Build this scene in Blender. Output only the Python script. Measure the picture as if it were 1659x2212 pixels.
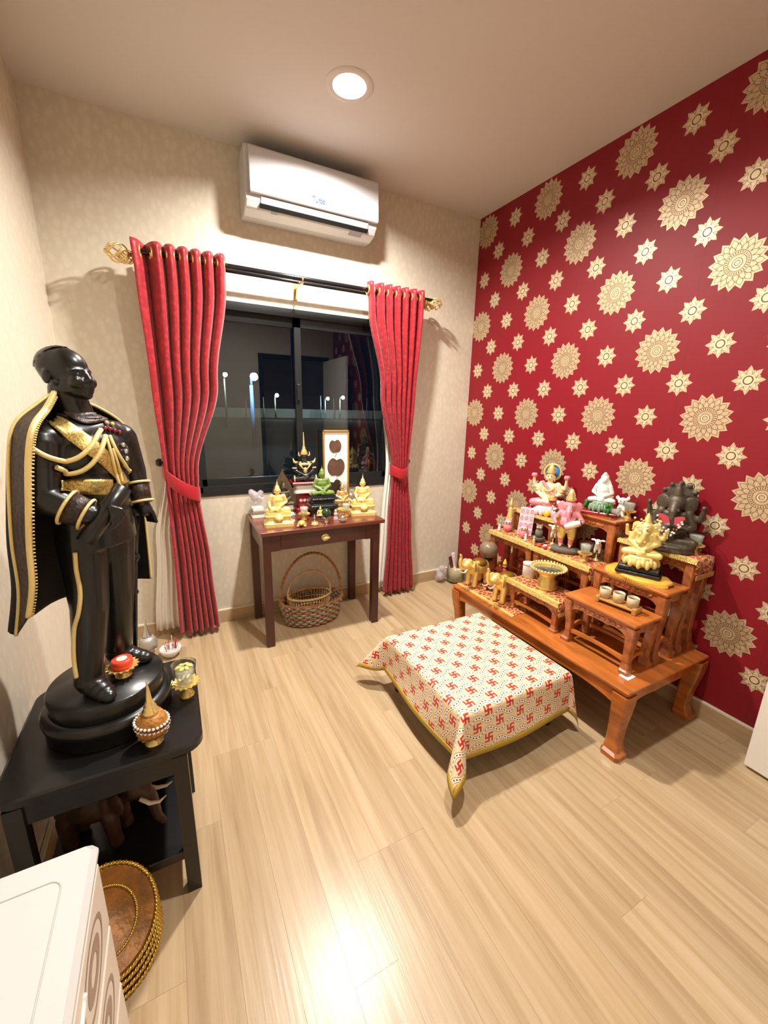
import bpy, bmesh, math, random
from mathutils import Vector, Matrix, Euler
from mathutils.bvhtree import BVHTree
random.seed(7)
PI = math.pi
for o in list(bpy.data.objects):
    bpy.data.objects.remove(o, do_unlink=True)
SC = bpy.context.scene
COL = SC.collection
# ---------------------------------------------------------------- camera
W, H = 1659, 2212
FPX = 878.4
PITCH, YAW, ROLL = 0.244838, 0.483631, 0.022924
CAM = Vector((-2.09944, -2.62336, 1.37197))
FW = Vector((math.sin(YAW)*math.cos(PITCH), math.cos(YAW)*math.cos(PITCH), -math.sin(PITCH)))
RT = Vector((math.cos(YAW), -math.sin(YAW), 0))
UP = RT.cross(FW)
RT, UP = math.cos(ROLL)*RT + math.sin(ROLL)*UP, -math.sin(ROLL)*RT + math.cos(ROLL)*UP
cam_data = bpy.data.cameras.new('camera')
cam = bpy.data.objects.new('camera', cam_data); COL.objects.link(cam)
cam_data.sensor_fit = 'VERTICAL'; cam_data.sensor_height = 36.0; cam_data.sensor_width = 27.0
cam_data.lens = FPX/H*36.0
cam_data.clip_start = 0.02; cam_data.clip_end = 300
mw = Matrix.Identity(4)
for i in range(3):
    mw[i][0] = RT[i]; mw[i][1] = UP[i]; mw[i][2] = -FW[i]; mw[i][3] = CAM[i]
cam.matrix_world = mw
SC.camera = cam
# ---------------------------------------------------------------- world: night sky
wd = bpy.data.worlds.new('night'); SC.world = wd; wd.use_nodes = True
bg = wd.node_tree.nodes['Background']
bg.inputs[0].default_value = (0.05, 0.10, 0.20, 1); bg.inputs[1].default_value = 0.06
# ---------------------------------------------------------------- ceiling downlights
LAMPS = [(-1.287, -0.674), (-1.28, -1.76)]
LAMP_W = (80, 40)
for i, (lx, ly) in enumerate(LAMPS):
    ld = bpy.data.lights.new('downlight_beam', 'AREA'); ld.energy = LAMP_W[i]
    ld.shape = 'DISK'; ld.size = 0.11; ld.spread = math.radians(180)
    ld.color = (1.0, 0.955, 0.885)
    lo = bpy.data.objects.new('downlight_beam', ld); COL.objects.link(lo); lo.location = (lx, ly, 2.7235)
# ---------------------------------------------------------------- view
vs = SC.view_settings
vs.view_transform = 'Standard'; vs.look = 'None'; vs.gamma = 1.0; vs.use_curve_mapping = False
vs.exposure = 0.0

# ---------------------------------------------------------------- helpers
def P(u, v, x=None, y=None, z=None):
    """photo pixel + one known plane -> point in the room"""
    d = FW + RT*((u-W/2)/FPX) - UP*((v-H/2)/FPX)
    if x is not None: t = (x-CAM.x)/d.x
    elif y is not None: t = (y-CAM.y)/d.y
    else: t = (z-CAM.z)/d.z
    return CAM + d*t

def s2l(c):
    return tuple(((v/12.92) if v <= 0.04045 else ((v+0.055)/1.055)**2.4) for v in c)
def hx(s):
    return s2l(tuple(int(s[i:i+2], 16)/255 for i in (0, 2, 4)))

class NX:
    """tiny expression builder for shader math"""
    def __init__(s, nt, sock): s.nt, s.s = nt, sock
    def _op(s, op, *a):
        n = s.nt.nodes.new('ShaderNodeMath'); n.operation = op
        for i, v in enumerate((s,)+a):
            if isinstance(v, NX): s.nt.links.new(v.s, n.inputs[i])
            else: n.inputs[i].default_value = v
        return NX(s.nt, n.outputs[0])
    def __add__(s, o): return s._op('ADD', o)
    __radd__ = __add__
    def __sub__(s, o): return s._op('SUBTRACT', o)
    def __mul__(s, o): return s._op('MULTIPLY', o)
    __rmul__ = __mul__
    def __truediv__(s, o): return s._op('DIVIDE', o)
    def abs(s): return s._op('ABSOLUTE')
    def fract(s): return s._op('FRACT')
    def floor(s): return s._op('FLOOR')
    def round(s): return s._op('ROUND')
    def sin(s): return s._op('SINE')
    def cos(s): return s._op('COSINE')
    def lt(s, o): return s._op('LESS_THAN', o)
    def gt(s, o): return s._op('GREATER_THAN', o)
    def min(s, o): return s._op('MINIMUM', o)
    def max(s, o): return s._op('MAXIMUM', o)
    def mod(s, o): return s._op('FLOORED_MODULO', o)

MATS = {}
def mat(name, col=(0.8, 0.8, 0.8), rough=0.5, metal=0.0, spec=0.5, coat=0.0, sheen=0.0, trans=0.0, ior=1.45,
        emit=None, estr=0.0, noise=None, bump=None, alpha=1.0, sss=0.0):
    """principled material; noise=(scale,amount,stretch) varies the colour, bump=(scale,strength,stretch) gives fine relief"""
    m = bpy.data.materials.new(name); m.use_nodes = True
    nt = m.node_tree; b = nt.nodes['Principled BSDF']
    b.inputs['Base Color'].default_value = (*col, 1); b.inputs['Roughness'].default_value = rough
    b.inputs['Metallic'].default_value = metal; b.inputs['IOR'].default_value = ior
    b.inputs['Specular IOR Level'].default_value = spec
    b.inputs['Coat Weight'].default_value = coat; b.inputs['Coat Roughness'].default_value = 0.08
    b.inputs['Sheen Weight'].default_value = sheen
    b.inputs['Transmission Weight'].default_value = trans
    b.inputs['Alpha'].default_value = alpha
    if emit: b.inputs['Emission Color'].default_value = (*emit, 1); b.inputs['Emission Strength'].default_value = estr
    tc = None
    if noise or bump:
        tc = nt.nodes.new('ShaderNodeTexCoord')
    def tex(scale, stretch, detail=4):
        mp = nt.nodes.new('ShaderNodeMapping'); mp.inputs['Scale'].default_value = stretch
        nt.links.new(tc.outputs['Object'], mp.inputs[0])
        n = nt.nodes.new('ShaderNodeTexNoise'); n.inputs['Scale'].default_value = scale; n.inputs['Detail'].default_value = detail
        nt.links.new(mp.outputs[0], n.inputs['Vector']); return n
    if noise:
        n = tex(noise[0], noise[2] if len(noise) > 2 else (1, 1, 1))
        r = nt.nodes.new('ShaderNodeValToRGB')
        a = noise[1]
        r.color_ramp.elements[0].position = 0.3; r.color_ramp.elements[1].position = 0.7
        r.color_ramp.elements[0].color = (*[c*(1-a) for c in col], 1); r.color_ramp.elements[1].color = (*[min(1, c*(1+a)) for c in col], 1)
        nt.links.new(n.outputs['Fac'], r.inputs[0]); nt.links.new(r.outputs[0], b.inputs['Base Color'])
    if bump:
        n = tex(bump[0], bump[2] if len(bump) > 2 else (1, 1, 1))
        bp = nt.nodes.new('ShaderNodeBump'); bp.inputs['Strength'].default_value = bump[1]; bp.inputs['Distance'].default_value = 0.003
        nt.links.new(n.outputs['Fac'], bp.inputs['Height']); nt.links.new(bp.outputs[0], b.inputs['Normal'])
    MATS[name] = m
    return m

class MB:
    """collects shapes and links them as ONE mesh object"""
    def __init__(s, o=(0, 0, 0)): s.bm = bmesh.new(); s.M = Matrix.Translation(-Vector(o)); s.mi = 0; s.hi = 1
    def _v(s, p): return s.bm.verts.new(s.M @ Vector(p))
    def _f(s, vs, smooth=False):
        try: f = s.bm.faces.new(vs)
        except ValueError: return None
        f.material_index = s.mi; f.smooth = smooth; return f
    def box(s, x0, x1, y0, y1, z0, z1, b=0.0):
        if b > 0:
            fixed = []
            for z, e in ((z0, b*0.7), (z0+b, 0), (z1-b, 0), (z1, b*0.7)):
                c = b*0.9 + e
                fixed.append([(x0+e, y0+c, z), (x0+c, y0+e, z), (x1-c, y0+e, z), (x1-e, y0+c, z),
                              (x1-e, y1-c, z), (x1-c, y1-e, z), (x0+c, y1-e, z), (x0+e, y1-c, z)])
            s.rings(fixed); return s
        v = [s._v(p) for p in ((x0, y0, z0), (x1, y0, z0), (x1, y1, z0), (x0, y1, z0), (x0, y0, z1), (x1, y0, z1), (x1, y1, z1), (x0, y1, z1))]
        for f in ((3, 2, 1, 0), (4, 5, 6, 7), (0, 1, 5, 4), (1, 2, 6, 5), (2, 3, 7, 6), (3, 0, 4, 7)): s._f([v[i] for i in f])
        return s
    def rings(s, rs, close=True, cap=True, smooth=False):
        """loft through rings of points"""
        V = [[s._v(p) for p in r] for r in rs]
        n = len(V[0])
        for a, b in zip(V[:-1], V[1:]):
            for i in range(n if close else n-1):
                j = (i+1) % n
                s._f([a[i], a[j], b[j], b[i]], smooth)
        if cap and close:
            s._f(list(reversed(V[0])), False); s._f(V[-1], False)
        return s
    def lathe(s, prof, c=(0, 0, 0), n=20, sx=1.0, sy=1.0, smooth=True, ax='z', cap=True):
        rs = []
        for r, z in prof:
            ring = []
            for i in range(n):
                a = 2*PI*i/n; q = (r*math.cos(a)*sx, r*math.sin(a)*sy, z)
                if ax == 'x': q = (z, q[0], q[1])
                elif ax == 'y': q = (q[1], z, q[0])
                ring.append((c[0]+q[0], c[1]+q[1], c[2]+q[2]))
            rs.append(ring)
        return s.rings(rs, True, cap, smooth)
    def tube(s, pts, r, n=8, closed=False, smooth=True):
        pts = [Vector(p) for p in pts]; m = len(pts)
        rad = r if isinstance(r, (list, tuple)) else [r]*m
        rs = []; up = None
        for i, p in enumerate(pts):
            a = pts[(i-1) % m] if (closed or i > 0) else p
            b = pts[(i+1) % m] if (closed or i < m-1) else p
            t = (b-a)
            t = t.normalized() if t.length > 1e-9 else Vector((0, 0, 1))
            if up is None:
                up = Vector((0, 0, 1)) if abs(t.z) < 0.9 else Vector((1, 0, 0))
            x = t.cross(up)
            if x.length < 1e-6: x = t.orthogonal()
            x.normalize(); y = x.cross(t).normalized(); up = y
            rs.append([p + (x*math.cos(2*PI*k/n) + y*math.sin(2*PI*k/n))*rad[i] for k in range(n)])
        if closed: s.rings(rs+[rs[0]], True, False, smooth)
        else: s.rings(rs, True, True, smooth)
        return s
    def ball(s, c, r, n=12, m=8, rot=None, smooth=True):
        n *= s.hi; m *= s.hi
        rx, ry, rz = (r, r, r) if not isinstance(r, (tuple, list)) else r
        R = rot.to_matrix() if rot else Matrix.Identity(3)
        rs = []
        for j in range(m+1):
            t = PI*j/m; t = min(max(t, 0.02), PI-0.02)
            rs.append([Vector(c) + R @ Vector((rx*math.sin(t)*math.cos(2*PI*i/n), ry*math.sin(t)*math.sin(2*PI*i/n), -rz*math.cos(t))) for i in range(n)])
        return s.rings(rs, True, True, smooth)
    def cap(s, p0, r0, p1, r1, n=24):
        """tapered capsule (closed) for figures"""
        p0, p1 = Vector(p0), Vector(p1); d = p1-p0; L = d.length
        t = d.normalized() if L > 1e-9 else Vector((0, 0, 1))
        x = t.orthogonal().normalized(); y = t.cross(x)
        rs = []
        for a in (-85, -60, -30, 0): rs.append((p0 + t*r0*math.sin(math.radians(a)), r0*math.cos(math.radians(a))))
        for a in (0, 30, 60, 85): rs.append((p1 + t*r1*math.sin(math.radians(a)), r1*math.cos(math.radians(a))))
        return s.rings([[q + (x*math.cos(2*PI*k/n)+y*math.sin(2*PI*k/n))*r for k in range(n)] for q, r in rs], True, True, True)
    def prism(s, poly, a0, a1, ax='y', smooth=False):
        """extrude a 2D outline: ax 'y' -> (x,z) outline, 'x' -> (y,z), 'z' -> (x,y)"""
        def q(p, t):
            return {'y': (p[0], t, p[1]), 'x': (t, p[0], p[1]), 'z': (p[0], p[1], t)}[ax]
        return s.rings([[q(p, a0) for p in poly], [q(p, a1) for p in poly]], True, True, smooth)
    def sheet(s, grid, smooth=True, uv=None):
        V = [[s._v(p) for p in r] for r in grid]
        lay = s.bm.loops.layers.uv.verify() if uv else None
        for i in range(len(V)-1):
            for j in range(len(V[0])-1):
                f = s._f([V[i][j], V[i][j+1], V[i+1][j+1], V[i+1][j]], smooth)
                if f and uv:
                    for l, (a, b) in zip(f.loops, ((i, j), (i, j+1), (i+1, j+1), (i+1, j))): l[lay].uv = uv[a][b]
        return s
    def mesh(s, name, mats):
        bmesh.ops.recalc_face_normals(s.bm, faces=s.bm.faces[:])
        me = bpy.data.meshes.new(name); s.bm.to_mesh(me); s.bm.free()
        for m in (mats if isinstance(mats, (list, tuple)) else [mats]): me.materials.append(MATS[m] if isinstance(m, str) else m)
        return me
    def build(s, name, mats, parent=None, loc=None):
        o = bpy.data.objects.new(name, s.mesh(name, mats)); COL.objects.link(o)
        if parent: o.parent = parent
        if loc: o.location = loc
        return o

def obj(name, me, parent=None, loc=None, rz=None, scale=None):
    o = bpy.data.objects.new(name, me); COL.objects.link(o)
    if parent: o.parent = parent
    if loc is not None: o.location = loc
    if rz is not None: o.rotation_euler = (0, 0, rz)
    if scale is not None: o.scale = (scale,)*3 if not isinstance(scale, (tuple, list)) else scale
    return o
def tag(o, label, cat, group=None):
    o['label'] = label; o['category'] = cat
    if group: o['group'] = group
    return o
def thing(name, label, cat, loc=(0, 0, 0), rz=0.0, group=None, scale=None):
    o = bpy.data.objects.new(name, None); COL.objects.link(o); o.empty_display_size = 0.02
    o.location = loc; o.rotation_euler = (0, 0, rz)
    if scale: o.scale = (scale,)*3
    return tag(o, label, cat, group)
def struct(o): o['kind'] = 'structure'; return o
def dup(root, loc=None, rz=None, label=None, scale=None):
    r = root.copy(); COL.objects.link(r)
    if loc is not None: r.location = loc
    if rz is not None: r.rotation_euler = (0, 0, rz)
    if label: r['label'] = label
    if scale: r.scale = (scale,)*3
    for ch in list(root.children):
        c = ch.copy(); COL.objects.link(c); c.parent = r
        for g in list(ch.children):
            d = g.copy(); COL.objects.link(d); d.parent = c
    return r
def remesh(mb, name, mats, voxel, smooth_it=4, target=None):
    """merge overlapping closed shapes into one continuous surface"""
    me = mb.mesh(name+'_raw', [])
    o = bpy.data.objects.new('tmp_form', me); COL.objects.link(o)
    m = o.modifiers.new('r', 'REMESH'); m.mode = 'VOXEL'; m.voxel_size = voxel; m.use_smooth_shade = True
    if smooth_it:
        sm = o.modifiers.new('s', 'SMOOTH'); sm.iterations = smooth_it; sm.factor = 0.5
    dg = bpy.context.evaluated_depsgraph_get(); dg.update()
    e = o.evaluated_get(dg)
    out = bpy.data.meshes.new_from_object(e); out.name = name
    bpy.data.objects.remove(o, do_unlink=True); bpy.data.meshes.remove(me)
    out.materials.clear()
    for q in (mats if isinstance(mats, (list, tuple)) else [mats]): out.materials.append(MATS[q])
    for p in out.polygons: p.use_smooth = True; p.material_index = 0
    return out
def ring_pts(c, r, n, ax='z', ph=0.0, sy=1.0):
    out = []
    for i in range(n):
        a = 2*PI*i/n+ph; x, y = r*math.cos(a), r*math.sin(a)*sy
        out.append({'z': (c[0]+x, c[1]+y, c[2]), 'x': (c[0], c[1]+x, c[2]+y), 'y': (c[0]+x, c[1], c[2]+y)}[ax])
    return out
def text_mesh(txt, size, depth, material, bold=False):
    cu = bpy.data.curves.new('lettering', 'FONT'); cu.body = txt; cu.size = size; cu.extrude = depth
    cu.offset = 0.0012 if bold else 0.0
    o = bpy.data.objects.new('tmp_text', cu); COL.objects.link(o)
    dg = bpy.context.evaluated_depsgraph_get(); dg.update()
    me = bpy.data.meshes.new_from_object(o.evaluated_get(dg))
    bpy.data.objects.remove(o, do_unlink=True); bpy.data.curves.remove(cu)
    me.materials.clear(); me.materials.append(MATS[material]); return me
def subdiv(o, lv=1):
    m = o.modifiers.new('soft', 'SUBSURF'); m.levels = lv; m.render_levels = lv; return o
def solid(o, t):
    m = o.modifiers.new('thick', 'SOLIDIFY'); m.thickness = t; m.offset = 0; return o
# ================================================================ materials
mat('ceiling_paint', hx('d2ccc6'), 0.85)
mat('white_plastic', hx('dddbd8'), 0.28, coat=0.2)
mat('ac_white', hx('c6c6c9'), 0.25, coat=0.2)
mat('cabinet_white', hx('c9c8c8'), 0.3, coat=0.15)
mat('black_gap', (0.006, 0.006, 0.007), 0.6)
mat('blue_print', hx('16328a'), 0.6)
mat('grey_print', hx('9a9da8'), 0.5)
mat('baseboard_oak', hx('b59a76'), 0.45, noise=(3, 0.12, (1, 1, 8)))
mat('baseboard_lip', hx('d9cbb2'), 0.45)
mat('foil_gold', hx('cdb592'), 0.46, metal=0.45, noise=(60, 0.12))
mat('foil_light', hx('e6d4b0'), 0.42, metal=0.4)
mat('foil_dark', hx('6b4526'), 0.5, metal=0.2)
mat('window_black', (0.012, 0.013, 0.014), 0.35)
mat('rod_black', (0.01, 0.01, 0.012), 0.25)
mat('gold', hx('efd28a'), 0.24, metal=0.7, bump=(90, 0.15))
mat('gold_bright', hx('f3d683'), 0.3, metal=0.55, bump=(120, 0.25))
mat('gold_paint', hx('f3dc8c'), 0.32, metal=0.25, noise=(40, 0.12), bump=(70, 0.3))
mat('gold_pale', hx('f1dc9a'), 0.3, metal=0.6)
mat('silver', hx('d9d9d6'), 0.22, metal=0.9)
mat('curtain_back', hx('7d1620'), 0.6)
mat('sheer', hx('efe8dc'), 0.8, sheen=0.3)
mat('door_white', hx('efe9df'), 0.45)
mat('concrete', hx('b9bdb8'), 0.9)
mat('night_field', (0.012, 0.018, 0.018), 0.95)
mat('pole_blue_lit', hx('7fa6d8'), 0.6, emit=(0.10, 0.22, 0.5), estr=0.0)  # blue light falling on the near pole, put into its base colour
mat('pole_grey', hx('9aa3a6'), 0.6)
mat('lamp_glow', (1, 1, 1), 0.5, emit=(1.0, 0.95, 0.75), estr=260)
mat('lamp_glow_cool', (1, 1, 1), 0.5, emit=(0.7, 0.9, 1.0), estr=300)
mat('downlight_lens', (1, 1, 1), 0.5, emit=(1.0, 0.93, 0.80), estr=30)
mat('downlight_trim', hx('d2ccc6'), 0.6)

def wallpaper_mat(name, base, light):
    m = bpy.data.materials.new(name); m.use_nodes = True; nt = m.node_tree; b = nt.nodes['Principled BSDF']
    tc = nt.nodes.new('ShaderNodeTexCoord'); mp = nt.nodes.new('ShaderNodeMapping')
    mp.inputs['Scale'].default_value = (34, 34, 22)
    nt.links.new(tc.outputs['Object'], mp.inputs[0])
    n0 = nt.nodes.new('ShaderNodeTexNoise'); n0.inputs['Scale'].default_value = 0.5; n0.inputs['Detail'].default_value = 3
    nt.links.new(mp.outputs[0], n0.inputs['Vector'])
    mx = nt.nodes.new('ShaderNodeVectorMath'); mx.operation = 'ADD'
    nt.links.new(mp.outputs[0], mx.inputs[0]); nt.links.new(n0.outputs['Color'], mx.inputs[1])
    v = nt.nodes.new('ShaderNodeTexVoronoi'); v.feature = 'F1'; v.inputs['Scale'].default_value = 1.0
    nt.links.new(mx.outputs[0], v.inputs['Vector'])
    r = nt.nodes.new('ShaderNodeValToRGB'); r.color_ramp.elements[0].position = 0.25; r.color_ramp.elements[1].position = 0.6
    r.color_ramp.elements[0].color = (*light, 1); r.color_ramp.elements[1].color = (*base, 1)
    nt.links.new(v.outputs['Distance'], r.inputs[0]); nt.links.new(r.outputs[0], b.inputs['Base Color'])
    r2 = nt.nodes.new('ShaderNodeMapRange'); r2.inputs[1].default_value = 0.2; r2.inputs[2].default_value = 0.6
    r2.inputs[3].default_value = 0.36; r2.inputs[4].default_value = 0.62
    nt.links.new(v.outputs['Distance'], r2.inputs[0]); nt.links.new(r2.outputs[0], b.inputs['Roughness'])
    bp = nt.nodes.new('ShaderNodeBump'); bp.inputs['Strength'].default_value = 0.25; bp.inputs['Distance'].default_value = 0.002
    nt.links.new(v.outputs['Distance'], bp.inputs['Height']); nt.links.new(bp.outputs[0], b.inputs['Normal'])
    MATS[name] = m
wallpaper_mat('cream_wallpaper', hx('d2c8b5'), hx('d9d0be'))

def red_paper():
    m = bpy.data.materials.new('red_wallpaper'); m.use_nodes = True; nt = m.node_tree; b = nt.nodes['Principled BSDF']
    tc = nt.nodes.new('ShaderNodeTexCoord'); sp = nt.nodes.new('ShaderNodeSeparateXYZ'); nt.links.new(tc.outputs['Object'], sp.inputs[0])
    y = NX(nt, sp.outputs[1]); seam = (((y+0.0875)/0.519).fract()-0.25).abs().lt(0.0025)
    mix = nt.nodes.new('ShaderNodeMix'); mix.data_type = 'RGBA'
    mix.inputs['A'].default_value = (*hx('82111e'), 1); mix.inputs['B'].default_value = (*hx('760f1b'), 1)
    nt.links.new(seam.s, mix.inputs['Factor']); nt.links.new(mix.outputs['Result'], b.inputs['Base Color'])
    n = nt.nodes.new('ShaderNodeTexNoise'); n.inputs['Scale'].default_value = 400; nt.links.new(tc.outputs['Object'], n.inputs['Vector'])
    bp = nt.nodes.new('ShaderNodeBump'); bp.inputs['Strength'].default_value = 0.12; bp.inputs['Distance'].default_value = 0.001
    nt.links.new(n.outputs['Fac'], bp.inputs['Height']); nt.links.new(bp.outputs[0], b.inputs['Normal'])
    b.inputs['Roughness'].default_value = 0.5; b.inputs['Specular IOR Level'].default_value = 0.35
    MATS['red_wallpaper'] = m
red_paper()

def plank_mat():
    m = bpy.data.materials.new('oak_laminate'); m.use_nodes = True; nt = m.node_tree; b = nt.nodes['Principled BSDF']
    tc = nt.nodes.new('ShaderNodeTexCoord'); oi = nt.nodes.new('ShaderNodeObjectInfo')
    off = nt.nodes.new('ShaderNodeVectorMath'); off.operation = 'SCALE'; off.inputs[0].default_value = (7, 31, 3)
    nt.links.new(oi.outputs['Random'], off.inputs['Scale'])
    ad = nt.nodes.new('ShaderNodeVectorMath'); ad.operation = 'ADD'
    nt.links.new(tc.outputs['Object'], ad.inputs[0]); nt.links.new(off.outputs[0], ad.inputs[1])
    mp = nt.nodes.new('ShaderNodeMapping'); mp.inputs['Scale'].default_value = (18, 0.75, 1)
    nt.links.new(ad.outputs[0], mp.inputs[0])
    n = nt.nodes.new('ShaderNodeTexNoise'); n.inputs['Scale'].default_value = 1.6; n.inputs['Detail'].default_value = 6; n.inputs['Roughness'].default_value = 0.62; n.inputs['Distortion'].default_value = 0.5
    nt.links.new(mp.outputs[0], n.inputs['Vector'])
    r = nt.nodes.new('ShaderNodeValToRGB'); e = r.color_ramp.elements
    e[0].position = 0.27; e[0].color = (*hx('9a7f5d'), 1); e[1].position = 0.72; e[1].color = (*hx('c0a98a'), 1)
    q = r.color_ramp.elements.new(0.5); q.color = (*hx('b39a77'), 1)
    nt.links.new(n.outputs['Fac'], r.inputs[0])
    hs = nt.nodes.new('ShaderNodeHueSaturation')
    mr = nt.nodes.new('ShaderNodeMapRange'); mr.inputs[3].default_value = 0.93; mr.inputs[4].default_value = 1.05
    nt.links.new(oi.outputs['Random'], mr.inputs[0]); nt.links.new(mr.outputs[0], hs.inputs['Value'])
    nt.links.new(r.outputs[0], hs.inputs['Color']); nt.links.new(hs.outputs[0], b.inputs['Base Color'])
    b.inputs['Roughness'].default_value = 0.29; b.inputs['Specular IOR Level'].default_value = 0.45
    n2 = nt.nodes.new('ShaderNodeTexNoise'); n2.inputs['Scale'].default_value = 6; n2.inputs['Detail'].default_value = 5
    nt.links.new(mp.outputs[0], n2.inputs['Vector'])
    bp = nt.nodes.new('ShaderNodeBump'); bp.inputs['Strength'].default_value = 0.16; bp.inputs['Distance'].default_value = 0.002
    nt.links.new(n2.outputs['Fac'], bp.inputs['Height']); nt.links.new(bp.outputs[0], b.inputs['Normal'])
    MATS['oak_laminate'] = m
plank_mat()

def glass_mat(name, tint=(1, 1, 1), rough=0.0, ior=1.5):
    m = bpy.data.materials.new(name); m.use_nodes = True; nt = m.node_tree
    for n in list(nt.nodes): nt.nodes.remove(n)
    out = nt.nodes.new('ShaderNodeOutputMaterial'); mix = nt.nodes.new('ShaderNodeMixShader')
    t = nt.nodes.new('ShaderNodeBsdfTransparent'); t.inputs[0].default_value = (*tint, 1)
    g = nt.nodes.new('ShaderNodeBsdfGlossy'); g.inputs['Roughness'].default_value = rough
    lw = nt.nodes.new('ShaderNodeLayerWeight'); lw.inputs[0].default_value = 0.5
    f0 = ((ior-1)/(ior+1))**2
    fr = NX(nt, lw.outputs['Facing'])._op('POWER', 4.0)*(0.9-f0)+f0     # Schlick
    nt.links.new(fr.s, mix.inputs[0]); nt.links.new(t.outputs[0], mix.inputs[1]); nt.links.new(g.outputs[0], mix.inputs[2])
    nt.links.new(mix.outputs[0], out.inputs[0]); MATS[name] = m
glass_mat('window_glass', (0.80, 0.86, 0.88), 0.0, 1.7)
glass_mat('clear_glass', (0.93, 0.95, 0.95), 0.02, 1.5)
glass_mat('clear_plastic', (0.9, 0.9, 0.9), 0.05, 1.6)

# ================================================================ room shell
L, D, HT = -2.55, -2.92, 2.70
fl = struct(MB().box(L-0.1, 0.1, D-0.1, 0.1, -0.06, -0.004).build('floor', 'baseboard_oak'))
PW = 2.55/21
random.seed(3)
JOINT = {3: -1.41, 4: -1.12, 5: -1.12, 2: -1.80, 6: -2.0, 7: -1.74, 8: -1.74}
plank_me = {}
for i in range(21):
    x0 = L + i*PW
    j = JOINT.get(i, -random.random()*1.2)
    cuts = sorted({round(v, 3) for v in (j-2.4, j-1.2, j, j+1.2, j+2.4) if D+0.05 < v < -0.05} | {D, 0.0})
    for a, b in zip(cuts[:-1], cuts[1:]):
        MB((x0+PW/2, (a+b)/2, 0)).box(x0+0.0001, x0+PW-0.0001, a+0.0001, b-0.0001, -0.008, 0, 0.0003).build('floor_plank', 'oak_laminate', fl, (x0+PW/2, (a+b)/2, 0))
ce = MB(); ys_ = [D-0.1]+sorted(v for _, ly in LAMPS for v in (ly-0.07, ly+0.07))+[0.1]
for a, b in zip(ys_[:-1], ys_[1:]):
    hit = [l for l in LAMPS if a <= l[1] <= b and b-a < 0.2]
    if hit: ce.box(L-0.1, hit[0][0]-0.07, a, b, HT, HT+0.08); ce.box(hit[0][0]+0.07, 0.1, a, b, HT, HT+0.08)
    else: ce.box(L-0.1, 0.1, a, b, HT, HT+0.08)
struct(ce.build('ceiling', 'ceiling_paint'))
struct(MB().box(L-0.08, L, D, 0.1, 0, HT).build('wall_left', 'cream_wallpaper'))
# back wall with the window opening
WX0, WX1, WZ0, WZ1 = -1.995, -0.66, 0.843, 1.95
wb = MB(); wb.box(L, WX0, 0, 0.1, 0, HT); wb.box(WX1, 0, 0, 0.1, 0, HT); wb.box(WX0, WX1, 0, 0.1, 0, WZ0); wb.box(WX0, WX1, 0, 0.1, WZ1, HT)
struct(wb.build('wall_back', 'cream_wallpaper'))
# front wall behind the camera with the doorway
DX0, DX1, DZ = -0.95, -0.12, 2.0
wf = MB(); wf.box(L, DX0, D-0.1, D, 0, HT); wf.box(DX1, 0, D-0.1, D, 0, HT); wf.box(DX0, DX1, D-0.1, D, DZ, HT)
struct(wf.build('wall_front', 'cream_wallpaper'))
wr = struct(MB().box(0, 0.08, D, 0.1, 0, HT).build('wall_right', 'red_wallpaper'))
# corridor beyond the doorway
cb = MB(); cb.box(-2.2, 1.2, -4.3, -4.2, 0, HT); cb.box(1.2, 1.3, -4.3, D-0.1, 0, HT); cb.box(-2.3, -2.2, -4.3, D-0.1, 0, HT)
struct(cb.build('wall_corridor', 'ceiling_paint'))
struct(MB().box(-2.3, 1.3, -4.3, D-0.1, -0.06, -0.001).build('floor_corridor', 'baseboard_oak'))
struct(MB().box(-2.3, 1.3, -4.3, D-0.1, HT, HT+0.08).build('ceiling_corridor', 'ceiling_paint'))
# door leaf standing open along the red wall, with dark frame round the doorway
dr = MB().box(-0.155, -0.118, D+0.008, -2.107, 0.012, DZ-0.01, 0.004).build('door_1', 'door_white'); struct(dr)
MB().lathe([(0.0, 0), (0.026, 0), (0.026, 0.008), (0.01, 0.012), (0.01, 0.045), (0.024, 0.05), (0.027, 0.065), (0.02, 0.08), (0, 0.083)][::1], (-0.155, -2.17, 1.0), 16, ax='x').build('door_knob', 'silver', dr).scale = (1, 1, 1)
tf = MB(); tf.box(DX0-0.05, DX0, D-0.12, D+0.015, 0, DZ+0.05); tf.box(DX1, DX1+0.05, D-0.12, D+0.015, 0, DZ+0.05); tf.box(DX0, DX1, D-0.12, D+0.015, DZ, DZ+0.05)
struct(tf.build('trim_1', 'window_black'))
# baseboards
def base(name, a, b):
    (x0, y0), (x1, y1) = a, b
    m = MB(); m.box(min(x0, x1), max(x0, x1), min(y0, y1), max(y0, y1), 0, 0.078); o = struct(m.build(name, 'baseboard_oak'))
    cx, cy = (x0+x1)/2, (y0+y1)/2
    MB().box(min(x0, x1), max(x0, x1), min(y0, y1), max(y0, y1), 0.078, 0.092, 0.003).build('baseboard_cap', 'baseboard_lip', o)
base('baseboard_back', (L, -0.013), (0, 0)); base('baseboard_right', (-0.013, D), (0, -0.013)); base('baseboard_left', (L, D), (L+0.013, -0.013))

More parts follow.
